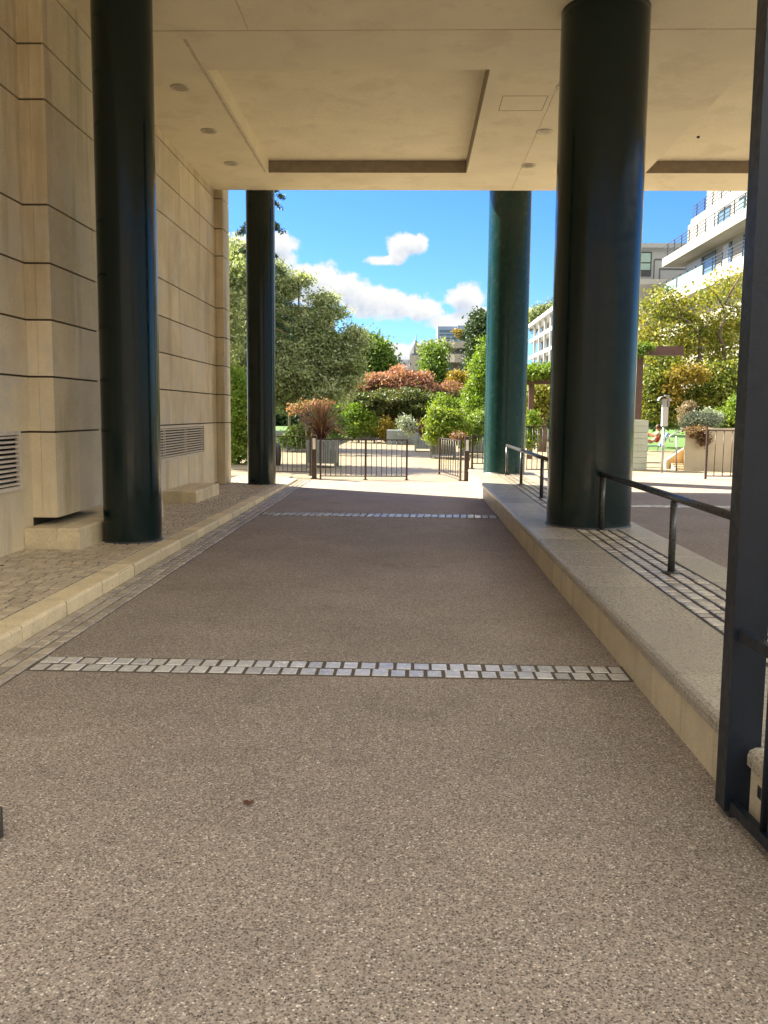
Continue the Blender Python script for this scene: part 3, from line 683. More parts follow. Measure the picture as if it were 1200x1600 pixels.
plant('bush', 'dark green hedge mass filling the back of the border', 'hedge', [(690, 650, 50, 10), (640, 655, 50, 10), (590, 655, 40, 9), (740, 650, 30, 16), (540, 640, 30, 16)], 58, 'mid', 380, 60, .11, crownname='foliage', cl_r=.3, seed=16)
plant('bush', 'tall dark hedge behind the left lawn', 'hedge', [(430, 650, 30, 22), (470, 650, 34, 22), (510, 655, 34, 22), (390, 650, 40, 30)], 58, 'dark', 420, 55, .12, crownname='foliage', cl_r=.35, seed=17)
plant('bush', 'yellow green shrub spilling over the grey planter behind the closed gate', 'bush', [(560, 655, 20, 22), (552, 672, 18, 14), (580, 668, 18, 14), (590, 676, 12, 8), (552, 642, 5, 12), (566, 646, 5, 10), (578, 655, 6, 8), (543, 655, 5, 10)], 47.5, 'bright', 170, 50, .075, z0=.5, crownname='foliage', cl_r=.17, seed=18, tbias=lambda c: (c[:, 0]-at(565, 660, 47.5).x)*.25)
plant('bush', 'lush yellow green shrub in the planter next to the orange flax', 'bush', [(688, 660, 20, 20), (705, 668, 20, 16), (680, 680, 12, 12), (715, 680, 14, 12), (697, 646, 6, 12), (678, 652, 6, 14), (712, 655, 6, 12), (722, 668, 8, 8)], 31.5, 'bright', 230, 45, .055, z0=.6, crownname='foliage', cl_r=.13, seed=19, tbias=lambda c: .15+0*c[:, 0])
plant('bush', 'bushy green shrub in the planter just left of the sunlit column', 'bush', [(735, 670, 20, 16), (748, 662, 12, 18), (728, 685, 16, 10)], 33, 'mid', 190, 55, .055, z0=.6, crownname='foliage', cl_r=.13, seed=20, tbias=lambda c: .3+0*c[:, 0])
plant('bush', 'pale leaved shrub behind the blue grey bench wall', 'bush', [(640, 665, 20, 10), (655, 655, 18, 12), (625, 662, 12, 10)], 50, 'pale', 120, 45, .08, crownname='foliage', cl_r=.18, seed=21, tbias=lambda c: -.2+0*c[:, 0])
plant('bush', 'fresh green low shrub left of the pale leaved shrub', 'bush', [(620, 666, 14, 8), (608, 668, 10, 8)], 48.5, 'bright', 60, 45, .08, crownname='foliage', cl_r=.16, seed=22)
plant('bush', 'low rusty groundcover tumbling over the planter rim', 'bush', [(716, 682, 9, 5)], 30.6, 'rust', 20, 40, .05, z0=.6, crownname='foliage', cl_r=.08, seed=23)
plant('bush', 'leafy shrub in the raised bed behind the left railing', 'bush', [(470, 678, 16, 10), (520, 665, 20, 14), (455, 690, 18, 8)], 36, 'mid', 130, 45, .07, crownname='foliage', cl_r=.16, seed=24)
plant('bush', 'airy lime green shrub rising behind the lush planter shrub', 'bush', [(705, 640, 20, 16), (690, 628, 12, 12), (722, 650, 18, 10)], 46, 'bright', 110, 40, .07, crownname='foliage', cl_r=.22, seed=71, hole=.45)
plant('bush', 'loose variegated shrub between the blue grey basin and the small orange flax', 'bush', [(640, 668, 8, 8), (650, 672, 8, 6), (632, 660, 8, 8)], 44, 'pale', 60, 40, .06, crownname='foliage', cl_r=.16, seed=72)
plant('bush', 'tall wispy golden grass beside the yellow green shrub behind the closed gate', 'plant', [(605, 668, 6, 12), (600, 676, 8, 8), (612, 675, 5, 8)], 47, 'amber', 40, 40, .05, crownname='foliage', cl_r=.14, seed=73, aspect=4, flat=1.2)
# spiky plants
def flax(label, px, py, Yd, n, ln, leaf, spread=1.0, wd=.035):
    b = at(px, py, Yd); o = thing('flax_plant', tuple(b), label, 'plant')
    mb = MB()
    for i in range(n):
        a = R1(0, 6.283); tilt = R1(.05, 1.25)*spread; l = ln*R1(.6, 1); d = Vector((math.cos(a), math.sin(a), 0)); w_ = d.cross(Vector((0, 0, 1)))*wd*R1(.6, 1.2)
        p_ = Vector(b)+d*R1(0, .1); th = tilt*.5; t = random.random(); prev = None; K = 5
        for q in range(K+1):
            f = q/K; ww = w_*(1-f)**.6 if q < K else w_*.02
            cur = (p_-ww, p_+ww)
            if prev: mb.poly([prev[0], prev[1], cur[1], cur[0]], t)
            prev = cur; p_ = p_+(Vector((0, 0, 1))*math.cos(th)+d*math.sin(th))*l/K; th += tilt*.38
    mb.build('blades', L[leaf], o); return o
flax('large bronze purple flax clump in the planter behind the left gatepost', 502, 690, 26.4, 210, 1.55, 'bronze', 1.0, .03)
flax('small orange striped flax in the farther grey planter', 660, 682, 35, 70, .85, 'bronze', .8, .04)
# planters
def planter(label, px, pyb, w_, h, z=0, legs=.12):
    b = gz(px, pyb, z); x, y = b.x, b.y+w_/2; o = thing('planter', (x, y, z), label, 'planter', 'grey box planters on the plaza')
    hw = w_/2
    mb = MB(); mb.box(x-hw, x+hw, y-hw, y+hw, z+legs, z+h, .5, .01); mb.build('box', M['planter'], o)
    mb = MB(); mb.box(x-hw+.04, x+hw-.04, y-hw+.04, y+hw-.04, z+h+.002, z+h+.01); mb.build('soil', M['soil'], o)
    for i in range(int(w_/.12)-1):
        xx = x-hw+.12*(i+1); mb = MB(); mb.box(xx-.006, xx+.006, y-hw-.006, y-hw-.001, z+legs+.03, z+h-.04); mb.build('groove_strip', M['dark'], o)
    for a in (-1, 1):
        for c in (-1, 1):
            mb = MB(); xx, yy = x+a*(hw-.0), y+c*(hw-.0); mb.box(xx-.035, xx+.035, yy-.035, yy+.035, z, z+h-.02); mb.build('leg', M['planter'], o)
planter('grey box planter holding the large bronze flax', 502, 731, .82, .80)
planter('grey box planter on legs holding the lush yellow green shrub', 692, 716, .85, .74)
planter('grey box planter on legs holding the small orange flax', 664, 706, .80, .78)
planter('grey box planter holding the shrub left of the sunlit column', 742, 712, .85, .76)
planter('grey box planter behind the closed gate under the yellow green shrub', 572, 692, .85, .70)
e = at(452, 696, 39.5)
mb = MB(); mb.box(at(425, 690, 39).x, at(462, 690, 39).x, 39, 39.5, 0, .78, .5, .03); tag(mb.build('bench_wall', M['bluewall'], org=(e.x, 39, 0)), 'pale blue grey stone block at the lawn edge behind the left railing', 'stone block')
mb = MB(); mb.box(at(604, 690, 45).x, at(648, 690, 45).x, 45, 46, 0, .74, .5, .03); tag(mb.build('bench_wall', M['bluewall'], org=(at(626, 690, 45).x, 45, 0)), 'long low blue grey stone basin beyond the closed gate', 'stone basin')
g = MB(); g.box(-22, at(462, 690, 40).x+1, 39.6, 56, -.05, .7); tag(g.build('lawn', M['grass']), kind='structure')
# forked pale sapling
q0 = at(452, 672, 40); o = thing('tree', tuple(q0), 'thin pale forked sapling on the lawn beside the far left column', 'tree')
mb = MB(); mb.tube([q0, at(452, 650, 40), at(448, 640, 40), at(438, 630, 40)], [.06, .05, .045, .03], 8); mb.tube([at(452, 650, 40), at(456, 638, 40), at(462, 628, 40)], [.045, .035, .02], 8); mb.build('trunk', M['palebark'], o)
# bollards/low black thing by the far left column
e = gz(430, 727)
mb = MB(); mb.lathe((e.x, e.y), [(.16, 0), (.19, .3), (.18, .55), (.10, .66), (.02, .68)], 20); tag(mb.build('litter_bin', M['dark'], org=(e.x, e.y, 0)), 'small black rounded bin half hidden by the far left column', 'bin')

# ------------------------------------------------------------------ right garden
plant('tree', 'tall open yellow green persimmon like tree with curving dark branches, at right', 'tree',
      [(1110, 500, 50, 45), (1060, 520, 50, 40), (1140, 470, 35, 50), (1020, 510, 30, 40), (1040, 470, 30, 20), (1090, 560, 60, 40), (1150, 540, 40, 60)], 38, 'yellow', 420, 30, .085, z0=.1, trunk=None, limbs=0, cl_r=.26, seed=31, hole=.42)
o = thing('tree', tuple(gz(1108, 690, .1)), 'bare twisting dark trunks climbing through the yellow green foliage at right', 'tree')
mb = MB(); Yt = 37
def br(pts, r0, r1):
    n = len(pts); mb.tube([at(a, b, Yt+R1(-.3, .3)) for a, b in pts], [r0+(r1-r0)*i/(n-1) for i in range(n)], 8)
br([(1110, 660), (1104, 625), (1098, 600), (1092, 575), (1094, 540), (1092, 525), (1088, 515)], .10, .06)
br([(1088, 515), (1078, 505), (1068, 498), (1060, 496), (1062, 482), (1050, 474)], .06, .02)
br([(1092, 518), (1105, 508), (1108, 500)], .04, .015)
br([(1104, 625), (1125, 600), (1132, 560), (1130, 540), (1124, 525), (1126, 510), (1132, 500), (1130, 480), (1142, 455), (1158, 430)], .09, .03)
br([(1134, 476), (1148, 480), (1160, 490)], .03, .015); br([(1130, 480), (1120, 462), (1105, 448)], .03, .01)
br([(1072, 650), (1082, 625), (1098, 600)], .07, .05)
mb.build('trunk', M['bark'], o)
plant('bush', 'amber leaved bush below the twisting trunks at right', 'bush', [(1060, 592, 20, 20), (1048, 615, 10, 12), (1082, 585, 22, 10)], 35, 'amber', 60, 45, .065, crownname='foliage', cl_r=.18, seed=32)
plant('bush', 'dense olive yellow hedge behind the cream planter wall', 'hedge', [(1130, 610, 45, 50), (1150, 640, 40, 40), (1100, 630, 40, 40), (1030, 590, 30, 50), (1020, 620, 30, 35), (1060, 640, 30, 25)], 36, 'yellow', 560, 50, .075, crownname='foliage', cl_r=.24, seed=33, shell=.2, tbias=lambda c: -.28+0*c[:, 0])
plant('bush', 'dark green shrub behind the grey clad box at right', 'bush', [(1020, 640, 22, 26), (1050, 645, 24, 22)], 41, 'mid', 160, 50, .08, crownname='foliage', cl_r=.22, seed=34, tbias=lambda c: -.3+0*c[:, 0])
plant('bush', 'silver leaved shrub on top of the cream planter wall', 'bush', [(1095, 655, 22, 12), (1082, 662, 12, 10), (1110, 655, 16, 12)], 24.5, 'pale', 130, 45, .035, z0=1, crownname='foliage', cl_r=.08, seed=35)
plant('bush', 'rust coloured trailing plant hanging over the planter wall edge', 'bush', [(1092, 677, 12, 10), (1100, 685, 8, 10), (1083, 674, 8, 7)], 23.6, 'rust', 60, 40, .035, z0=.9, crownname='foliage', cl_r=.06, seed=36)
plant('bush', 'bright green shrub on the planter wall behind the far right railing', 'bush', [(1140, 655, 22, 18), (1160, 640, 20, 25), (1125, 665, 10, 8)], 25, 'bright', 160, 45, .045, z0=1, crownname='foliage', cl_r=.1, seed=37)
plant('grass_clump', 'pinkish plume grass at the end of the cream planter wall', 'plant', [(1070, 645, 8, 14), (1078, 640, 6, 12)], 25, 'pink', 50, 40, .03, z0=1, crownname='foliage', cl_r=.06, seed=38, aspect=3)
# planter wall, steps, handrail
wx0, wx1 = gz(1069, 742, .18), 0
def ww(px, Yd): return at(px, 700, Yd).x
def prism(poly, z0, z1):
    mb = MB(); n = len(poly); mb.poly([(x, y, z0) for x, y in poly][::-1]); mb.poly([(x, y, z1) for x, y in poly])
    for i in range(n): (a, b), (c, d) = poly[i], poly[(i+1) % n]; mb.poly([(a, b, z0), (c, d, z0), (c, d, z1), (a, b, z1)])
    return mb
x0 = ww(1070, 23.6); zt_ = at(1075, 669, 23.6).z
mb = prism([(x0, 23.6), (x0+6, 23.6), (x0+6, 26.5), (ww(1072, 26.5), 26.5)], .1, zt_); pw = tag(mb.build('planter_wall', M['cream'], org=(x0, 23.6, 0)), 'cream rendered planter wall behind the iron railing at far right', 'wall')
o = thing('garden_steps', (ww(1055, 24), 24.3, .15), 'small flight of steps with sloping ochre cheek wall left of the planter wall', 'steps')
def yz(px, py, Yd=24.3): p_ = at(px, py, Yd); return (p_.x, p_.z)
def xprism(mb, pts, ya, yb_):
    n = len(pts); mb.poly([(x, ya, z) for x, z in pts]); mb.poly([(x, yb_, z) for x, z in pts][::-1])
    for i in range(n): (a, b), (c, d) = pts[i], pts[(i+1) % n]; mb.poly([(a, ya, b), (a, yb_, b), (c, yb_, d), (c, ya, d)])
mb = MB(); xprism(mb, [yz(1045.2, 738), yz(1068.5, 738), yz(1068.5, 703), yz(1045.2, 719)], 24.3, 24.5); mb.build('cheek_wall', M['ochre'], o)
mb = MB(); xprism(mb, [yz(1040, 723), yz(1040, 719.5), yz(1068.5, 699.5), yz(1068.5, 702.8)], 24.26, 24.54); mb.build('coping', M['cream'], o)
mb = MB(); xprism(mb, [yz(1040.3, 738), yz(1045, 738), yz(1045, 719.5), yz(1040.3, 722.8)], 24.29, 24.51); mb.build('end_post', M['cream'], o)
for i in range(3):
    mb = MB(); mb.box(ww(1052, 24.1), ww(1069, 24.1), 23.85+.14*i, 23.99+.14*i, .1, .22+i*.05); mb.build('step', M['cream'], o)
o = thing('handrail', (ww(1057, 24), 24, .15), 'curved pale steel handrail rising beside the garden steps', 'handrail')
hb = gz(1057, 736, .16); Yh = hb.y
mb = MB(); mb.tube([at(1057, 736, Yh), at(1057, 682, Yh)], .02, 8); mb.build('post', M['steel'], o)
mb = MB(); mb.tube([at(1052, 690, Yh), at(1047, 690, Yh), at(1045, 686, Yh), at(1047, 681, Yh), at(1057, 676, Yh), at(1068, 670, Yh+1.2), at(1075, 667, Yh+1.8)], .02, 8); mb.build('rail', M['steel'], o)
# lawn right with path
g = MB(); g.poly([(8, 38.6, .10), (60, 38.6, .10), (60, 62, .65), (8, 62, .65)]); g.poly([(8, 38.6, -.05), (60, 38.6, -.05), (60, 38.6, .10), (8, 38.6, .10)]); g.box(15.01, 60, 27.01, 38.59, -.05, .12); tag(g.build('side_lawn', M['grass']), kind='structure')
# slatted box and pergola
b0, b1 = gz(984, 734, .18), gz(1009, 734, .18)
o = thing('utility_box', (b0.x, b0.y, .18), 'pale grey green box with horizontal cladding right of the big column', 'box')
hh = at(1000, 656, b0.y).z
mb = MB(); nsl = 8
mb.box(b0.x-.25, b1.x-.01, b0.y+.01, b0.y+.7, .16, hh-.01); mb.build('core', M['slat'], o)
for i in range(nsl):
    za = .18+(hh-.18)*i/nsl; zb = .18+(hh-.18)*(i+1)/nsl
    mb = MB(); mb.box(b0.x-.26, b1.x, b0.y-.004, b0.y+.71, za+.006, zb-.006, random.random()); mb.build('board', M['slat'], o)
o = thing('pergola', (b0.x, 25, 0), 'dark brown timber pergola post and beam right of the big column', 'pergola')
pa, pb = at(989, 600, 25), at(1004, 600, 25)
mb = MB(); mb.box(pa.x, pb.x, 25, 25.25, .1, at(1000, 545, 25).z); mb.build('post', M['brown'], o)
mb = MB(); q1, q2 = at(985, 555, 24.9), at(1068, 541, 24.9); mb.box(q1.x, q2.x, 24.85, 24.99, q1.z, q2.z); mb.build('beam', M['brown'], o)
plant('climber', 'small vine tuft growing over the pergola corner right of the big column', 'climber', [(1000, 548, 10, 8), (1010, 542, 14, 4)], 24.8, 'mid', 30, 35, .05, crownname='foliage', cl_r=.07, seed=39, z0=3)
# info lantern / sign post
lb = gz(1034, 740, .17); Yl = lb.y
o = thing('sign_post', (lb.x, Yl, .17), 'white box sign on a grey pole with curved hood, beyond the side road', 'sign')
sx = Yl/F
mb = MB(); mb.tube([(lb.x, Yl, .17), (lb.x, Yl, at(1035, 668, Yl).z)], .035, 12); mb.build('pole', M['steel'], o)
c0, c1 = at(1033.5, 666, Yl), at(1043.5, 636, Yl)
mb = MB(); mb.box(c0.x, c1.x, Yl-.06, Yl+.06, c0.z, c1.z, .5, .01); mb.build('panel', M['white'], o)
mb = MB(); c2 = at(1038.5, 622, Yl); mb.box(c2.x-.055, c2.x+.055, Yl-.05, Yl+.05, c1.z+.001, c2.z-.02); mb.build('bracket', M['steel'], o)
mb = MB(); K = 8; pts = []
for i in range(K+1):
    a = math.pi*i/K; pts.append((c2.x-.16*math.cos(a), c2.z-.06+.11*math.sin(a)))
for (xa_, za_), (xb_, zb_) in zip(pts[:-1], pts[1:]):
    mb.poly([(xa_, Yl-.1, za_), (xb_, Yl-.1, zb_), (xb_, Yl+.1, zb_), (xa_, Yl+.1, za_)]); mb.poly([(xa_, Yl-.1, za_-.01), (xa_, Yl+.1, za_-.01), (xb_, Yl+.1, zb_-.01), (xb_, Yl-.1, zb_-.01)])
mb.build('hood', M['steel'], o)
mb = MB(); u1 = at(1045, 636, Yl); u2 = at(1045, 618, Yl); u3 = at(1038, 618, Yl); mb.tube([u1, u2, u3], .012, 6); mb.build('loop', M['steel'], o)

# person and lounge chair
pc = gz(1020, 705, .12); PX, PY = pc.x, 37.5
pq = at(1021, 672, PY)
PX = pq.x
def skinbody(name, pts, edges, mat, parent, org, sub=2):
    bm = bmesh.new(); lay = bm.verts.layers.skin.verify(); vs = []
    for i, (x, y, z, r) in enumerate(pts):
        v = bm.verts.new((x-org[0], y-org[1], z-org[2])); v[lay].radius = (r, r*.9); v[lay].use_root = (i == 0); vs.append(v)
    for a, b in edges: bm.edges.new((vs[a], vs[b]))
    me = bpy.data.meshes.new(name); bm.to_mesh(me); bm.free()
    o = finish(name, me, mat, parent, org); sk = o.modifiers.new('skin', 'SKIN'); sk.use_smooth_shade = True
    ss = o.modifiers.new('sub', 'SUBSURF'); ss.levels = ss.render_levels = sub; return o
gzp = .11
def pp(dx, dy, dz, r): return (PX+dx, PY+dy, gzp+dz, r)
body = skinbody('person', [pp(.10, 0, .36, .13), pp(.16, 0, .55, .13), pp(.20, 0, .74, .14), pp(.20, 0, .84, .055), pp(.19, 0, .93, .085), pp(.17, 0, 1.02, .085),
    pp(.17, -.17, .76, .05), pp(-.02, -.22, .62, .042), pp(-.16, -.12, .74, .033), pp(-.20, -.10, .77, .03),
    pp(.17, .17, .76, .05), pp(-.02, .22, .62, .042), pp(-.16, .12, .74, .033), pp(-.20, .10, .77, .03),
    pp(-.32, -.10, .46, .075), pp(-.62, -.10, .14, .05), pp(-.78, -.10, .06, .04), pp(-.32, .10, .46, .075), pp(-.62, .10, .14, .05), pp(-.78, .10, .06, .04)],
    [(0, 1), (1, 2), (2, 3), (3, 4), (4, 5), (2, 6), (6, 7), (7, 8), (8, 9), (2, 10), (10, 11), (11, 12), (12, 13), (0, 14), (14, 15), (15, 16), (0, 17), (17, 18), (18, 19)], M['skin'], None, (PX, PY, gzp))
tag(body, 'seated person in a red sleeveless top, leaning back in the pale lounge chair', 'person')
body['_org'] = (PX, PY, gzp)
top = skinbody('red_top', [pp(.10, 0, .36, .155), pp(.16, 0, .55, .155), pp(.195, 0, .72, .16)], [(0, 1), (1, 2)], M['red'], body, (PX, PY, gzp))
mb = MB(); mb.lathe((PX+.20, PY), [(.085, gzp+.93), (.115, gzp+.99), (.11, gzp+1.06), (.06, gzp+1.12), (.01, gzp+1.13)], 16); mb.build('hair', M['hair'], body)
o = thing('lounge_chair', (PX, PY, gzp), 'pale green white slatted garden chair on the path under the seated person', 'chair')
mb = MB(); mb.box(PX-.35, PX+.32, PY-.32, PY+.32, gzp+.20, gzp+.24); mb.build('seat', M['mint'], o)
mb = MB(); mb.poly([(PX+.28, PY-.32, gzp+.22), (PX+.28, PY+.32, gzp+.22), (PX+.58, PY+.32, gzp+.78), (PX+.58, PY-.32, gzp+.78)]); mb.poly([(PX+.31, PY-.32, gzp+.2), (PX+.61, PY-.32, gzp+.76), (PX+.61, PY+.32, gzp+.76), (PX+.31, PY+.32, gzp+.2)])
mb.poly([(PX+.28, PY-.32, gzp+.22), (PX+.58, PY-.32, gzp+.78), (PX+.61, PY-.32, gzp+.76), (PX+.31, PY-.32, gzp+.2)]); mb.build('backrest', M['mint'], o)
for a in (-.3, .28):
    for c in (-.28, .28): mb = MB(); mb.tube([(PX+a, PY+c, gzp), (PX+a+.03, PY+c, gzp+.21)], .02, 6); mb.build('leg', M['mint'], o)

# strip between the right columns: vine pergola, planting
o = thing('pergola', (at(831, 660, 30).x, 30, 0), 'brown timber pergola covered in vine between the two right columns', 'pergola')
for px in (831, 880):
    a_, b_ = at(px-4, 600, 30), at(px+4, 600, 30); mb = MB(); mb.box(a_.x, b_.x, 30, 30.16, 0, at(px, 596, 30).z); mb.build('post', M['brown'], o)
a_, b_ = at(815, 598, 30), at(905, 590, 30); mb = MB(); mb.box(a_.x, b_.x, 29.84, 29.99, a_.z-.05, b_.z); mb.build('beam', M['brown'], o)
plant('climber', 'bright lime vine covering the pergola between the two right columns', 'climber', [(840, 583, 26, 12), (870, 580, 26, 13), (825, 585, 14, 10)], 30, 'bright', 190, 45, .06, crownname='foliage', cl_r=.13, seed=41, z0=2.5, flat=.4)
plant('tree', 'dark leaning tree trunk with yellow leaves under the vine pergola', 'tree', [(845, 620, 20, 16), (858, 630, 12, 18), (870, 615, 20, 20), (828, 650, 8, 16)], 36, 'yellow', 120, 45, .08, trunk=1.6, tr=.16, limbs=8, cl_r=.2, seed=42, hole=.4, base=(at(847, 680, 36).x, 36, 0))
plant('bush', 'yellowish shrub at the foot of the vine pergola post', 'bush', [(830, 660, 8, 14), (826, 685, 8, 14)], 29, 'bright', 60, 45, .05, crownname='foliage', cl_r=.1, seed=43)
plant('tree', 'brown green treetops behind the white terrace building', 'tree', [(835, 500, 16, 12), (850, 492, 14, 12), (870, 488, 18, 14)], 150, 'olive', 160, 50, .25, trunk=14, tr=.3, limbs=8, cl_r=.7, seed=44)
plant('bush', 'mixed green planting under the white terrace building', 'hedge', [(850, 640, 50, 26), (900, 640, 40, 30), (950, 620, 40, 50)], 54, 'mid', 420, 50, .12, crownname='foliage', cl_r=.35, seed=45)
# pale curved seat/garden pod
pq = gz(854, 690, .02)
o = thing('garden_pod', (pq.x, pq.y, 0), 'pale rounded garden seat behind the railing between the right columns', 'seat')
mb = MB(); mb.tube([(pq.x-.05, pq.y, .25), (pq.x+.4, pq.y, .35), (pq.x+.9, pq.y, .35)], [.12, .32, .34], 14); mb.build('shell', M['white'], o)
mb = MB(); mb.tube([(pq.x+.1, pq.y, .02), (pq.x+.4, pq.y, .08), (pq.x+.8, pq.y, .02)], [.06, .1, .06], 8); mb.build('base', M['dark'], o)

# ------------------------------------------------------------------ far buildings
# white terraced apartment at right, facade plane X=24
def bandx(o, X0, X1, ya, yb_, z0, z1, name='balcony_parapet', mat='facade'):
    mb = MB(); mb.box(X0, X1, ya, yb_, z0, z1); return mb.build(name, M[mat], o)
ap = thing('apartment_building', (26, 72, 0), 'cream terraced apartment block with long railed balconies at upper right', 'building')
XA = 24.0
def yx(px, X=XA): return atx(px, 400, X).y
def railx(o, X, ya, yb_, z, h=1.15, n=4):
    mb = MB()
    for i in range(n): mb.box(X-.03, X+.03, ya, yb_, z+h*(i+1)/n-.025, z+h*(i+1)/n+.025)
    yy = ya
    while yy <= yb_: mb.box(X-.04, X+.04, yy-.03, yy+.03, z, z+h); yy += 2.2
    mb.build('balcony_railing', M['dark'], o)
zA0, zA1 = atx(1035, 417, XA).z, atx(1036, 404, XA).z
zB1 = atx(1120, 420, XA).z; zB0 = zB1-1.1
yA = yx(1035)
mb = MB(); mb.box(25.6, 40, 50, yx(1073, 25.6), 0, zA0+3.4); mb.box(28.4, 40, 50, yx(1100, 28.4), zA0+3.4, zA0+11); mb.build('wall', M['facade'], ap)
bandx(ap, XA, 25.6, 50, yA, zA0, zA1); bandx(ap, XA, 25.6, 50, yx(1020), zB0, zB1)
bandx(ap, XA, 25.6, 50, yx(1010), zB0-3.3, zB1-3.3)
bandx(ap, 25.598, 36, yx(1073, 25.6)+.01, yA-.05, zA0+.003, zA0+.35, 'terrace_slab')
bandx(ap, 25.9, 28.4, 50, yx(1077, 25.9), zA1+2.2, zA1+3.2); bandx(ap, 28.4, 36, 50, yx(1080, 28.4), zA1+2.2, zA1+2.6, 'terrace_slab')
railx(ap, XA+.1, 50, yA-.1, zA1); railx(ap, XA+.1, 50, yx(1022), zB1); railx(ap, 26.0, 50, yx(1077, 25.9), zA1+3.2)
bandx(ap, 26.6, 28.4, 50, yx(1112, 26.6), zA1+4.9, zA1+6.6, 'balcony_parapet')
for z0, z1, items in ((zB1+.1, zA0-.3, [(1074, 1096, 'shutter'), (1097, 1100, 'dark'), (1101, 1118, 'glass'), (1129, 1138, 'shutter'), (1139, 1142, 'glass'), (1160, 1172, 'glass')]),
                      (zA1+.1, zA1+2.0, [(1101, 1118, 'shutter'), (1119, 1120, 'dark'), (1121, 1137, 'glass'), (1150, 1158, 'mint'), (1162, 1174, 'mint')])):
    for a, b, mt in items:
        mb = MB(); mb.box(25.52, 25.6, yx(b, 25.55), yx(a, 25.55), z0, z1); f_ = mb.build('window', M[mt], ap)
        if mt in ('glass', 'mint'):
            mb = MB(); mb.box(25.48, 25.52, yx(b, 25.5), yx(a, 25.5), z1-.12, z1); mb.build('frame', M['dark'], f_)
mb = MB()
for a, b in ((1060, 1098), (1040, 1058)): mb.box(XA+.02, XA+.06, yx(b), yx(a), zB1+.05, zB1+.9)
mb.build('balcony_glass', M['mint'], ap)
# grey building facing
b2 = thing('apartment_building', (27, 100, 0), 'grey rendered apartment block with flat roof behind the terraced one', 'building')
def bz(py, Yd=100, px=1010): return at(px, py, Yd).z
def bx_(px, Yd=100): return at(px, 450, Yd).x
mb = MB(); mb.box(bx_(945), bx_(1075), 100, 112, 0, bz(388)); mb.build('wall', M['facade2'], b2)
mb = MB(); mb.box(bx_(940), bx_(1078), 99.5, 112.5, bz(388)+.001, bz(381)); mb.build('roof', M['facade2'], b2)
mb = MB(); mb.box(bx_(994), bx_(1016), 99.9, 99.99, bz(432), bz(394)); wf = mb.build('window', M['dark'], b2)
mb = MB(); mb.box(bx_(996), bx_(1014), 99.85, 99.898, bz(422), bz(412)); mb.box(bx_(996), bx_(1014), 99.85, 99.898, bz(410), bz(396)); mb.build('pane', M['pale'] if 'pale' in M else M['mint'], wf)
mb = MB(); mb.box(bx_(960), bx_(1020), 98.3, 99.99, bz(462), bz(456)); mb.build('balcony_slab', M['facade'], b2)
mb = MB(); mb.box(bx_(960), bx_(1018), 98.35, 98.4, bz(455.9), bz(444)); mb.build('balcony_railing', M['dark'], b2)
mb = MB(); mb.box(bx_(1029), bx_(1075), 99.92, 99.99, bz(421), bz(419.5)); mb.box(bx_(1029), bx_(1030), 99.92, 99.99, bz(460), bz(421)); mb.box(bx_(1020), bx_(1021), 99.92, 99.99, bz(460), bz(406)); mb.box(bx_(1021), bx_(1045), 99.92, 99.99, bz(406), bz(404.8)); mb.build('panel_joint', M['dark'], b2)
# mid white building, facade X=18
wb = thing('apartment_building', (20, 110, 0), 'white terrace building seen between the two right columns', 'building')
def wz(py): return atx(824.5, py, 18).z
yw0, yw1 = 92, 140
mb = MB(); mb.box(19.5, 32, yw0, yw1, 0, wz(516)); mb.build('wall', M['facade'], wb)
mb = MB(); mb.box(17.6, 32, yw0, yw1, wz(516)+.001, wz(511)); mb.build('roof', M['white'], wb)
for py0, py1 in ((538, 533), (563, 558), (586, 582)):
    mb = MB(); mb.box(18, 19.5, yw0, yw1, wz(py0), wz(py1)); mb.build('balcony_parapet', M['white'], wb)
for yy in np.arange(yw0+1.5, yw1, 5.2):
    mb = MB(); mb.box(18.05, 18.35, yy, yy+.4, 0, wz(516)-.01); mb.build('pier', M['white'], wb)
    for py0, py1 in ((557, 539), (581, 564), (532, 518)):
        mb = MB(); mb.box(19.4, 19.49, yy+1.0, yy+3.6, wz(py0), wz(py1)); mb.build('window', M['glass'], wb)
# balcony building right of the slender tree
bb_ = thing('apartment_building', (at(730, 560, 110).x, 110, 0), 'cream building with two rounded balconies behind the trees', 'building')
def q(px, py, Yd=110): return at(px, py, Yd)
x0, x1 = q(702, 560).x, q(760, 560).x
mb = MB(); mb.box(x0, x1, 112, 122, 0, q(710, 534).z); mb.build('wall', M['facade'], bb_)
for pa_, pb_, cut in ((534, 544, 697), (553, 566, 699)):
    mb = MB(); za, zb = q(710, pb_).z, q(710, pa_).z; xl = q(cut, 540).x; pr_ = [(xl+.5, 111.9), (xl, 111), (xl+.1, 110.2), (xl+.9, 109.6), (x1, 109.6), (x1, 111.9)]
    mb.poly([(a, b, za) for a, b in pr_][::-1]); mb.poly([(a, b, zb) for a, b in pr_])
    for i in range(6): (a, b), (c, d) = pr_[i], pr_[(i+1) % 6]; mb.poly([(a, b, za), (c, d, za), (c, d, zb), (a, b, zb)])
    mb.build('balcony_parapet', M['facade'], bb_)
for py in ((545, 553), (567, 580)):
    for a, b in ((703, 710), (713, 716), (719, 726)):
        mb = MB(); mb.box(q(a, 550).x, q(b, 550).x, 111.9, 111.99, q(a, py[1]).z, q(a, py[0]).z); mb.build('window', M['brick'] if a == 713 else M['glass'], bb_)
mb = MB(); mb.box(q(704, 550).x, x1, 109.6, 109.7, q(710, 552.9).z, q(710, 549).z); mb.build('balcony_railing', M['dark'], bb_)
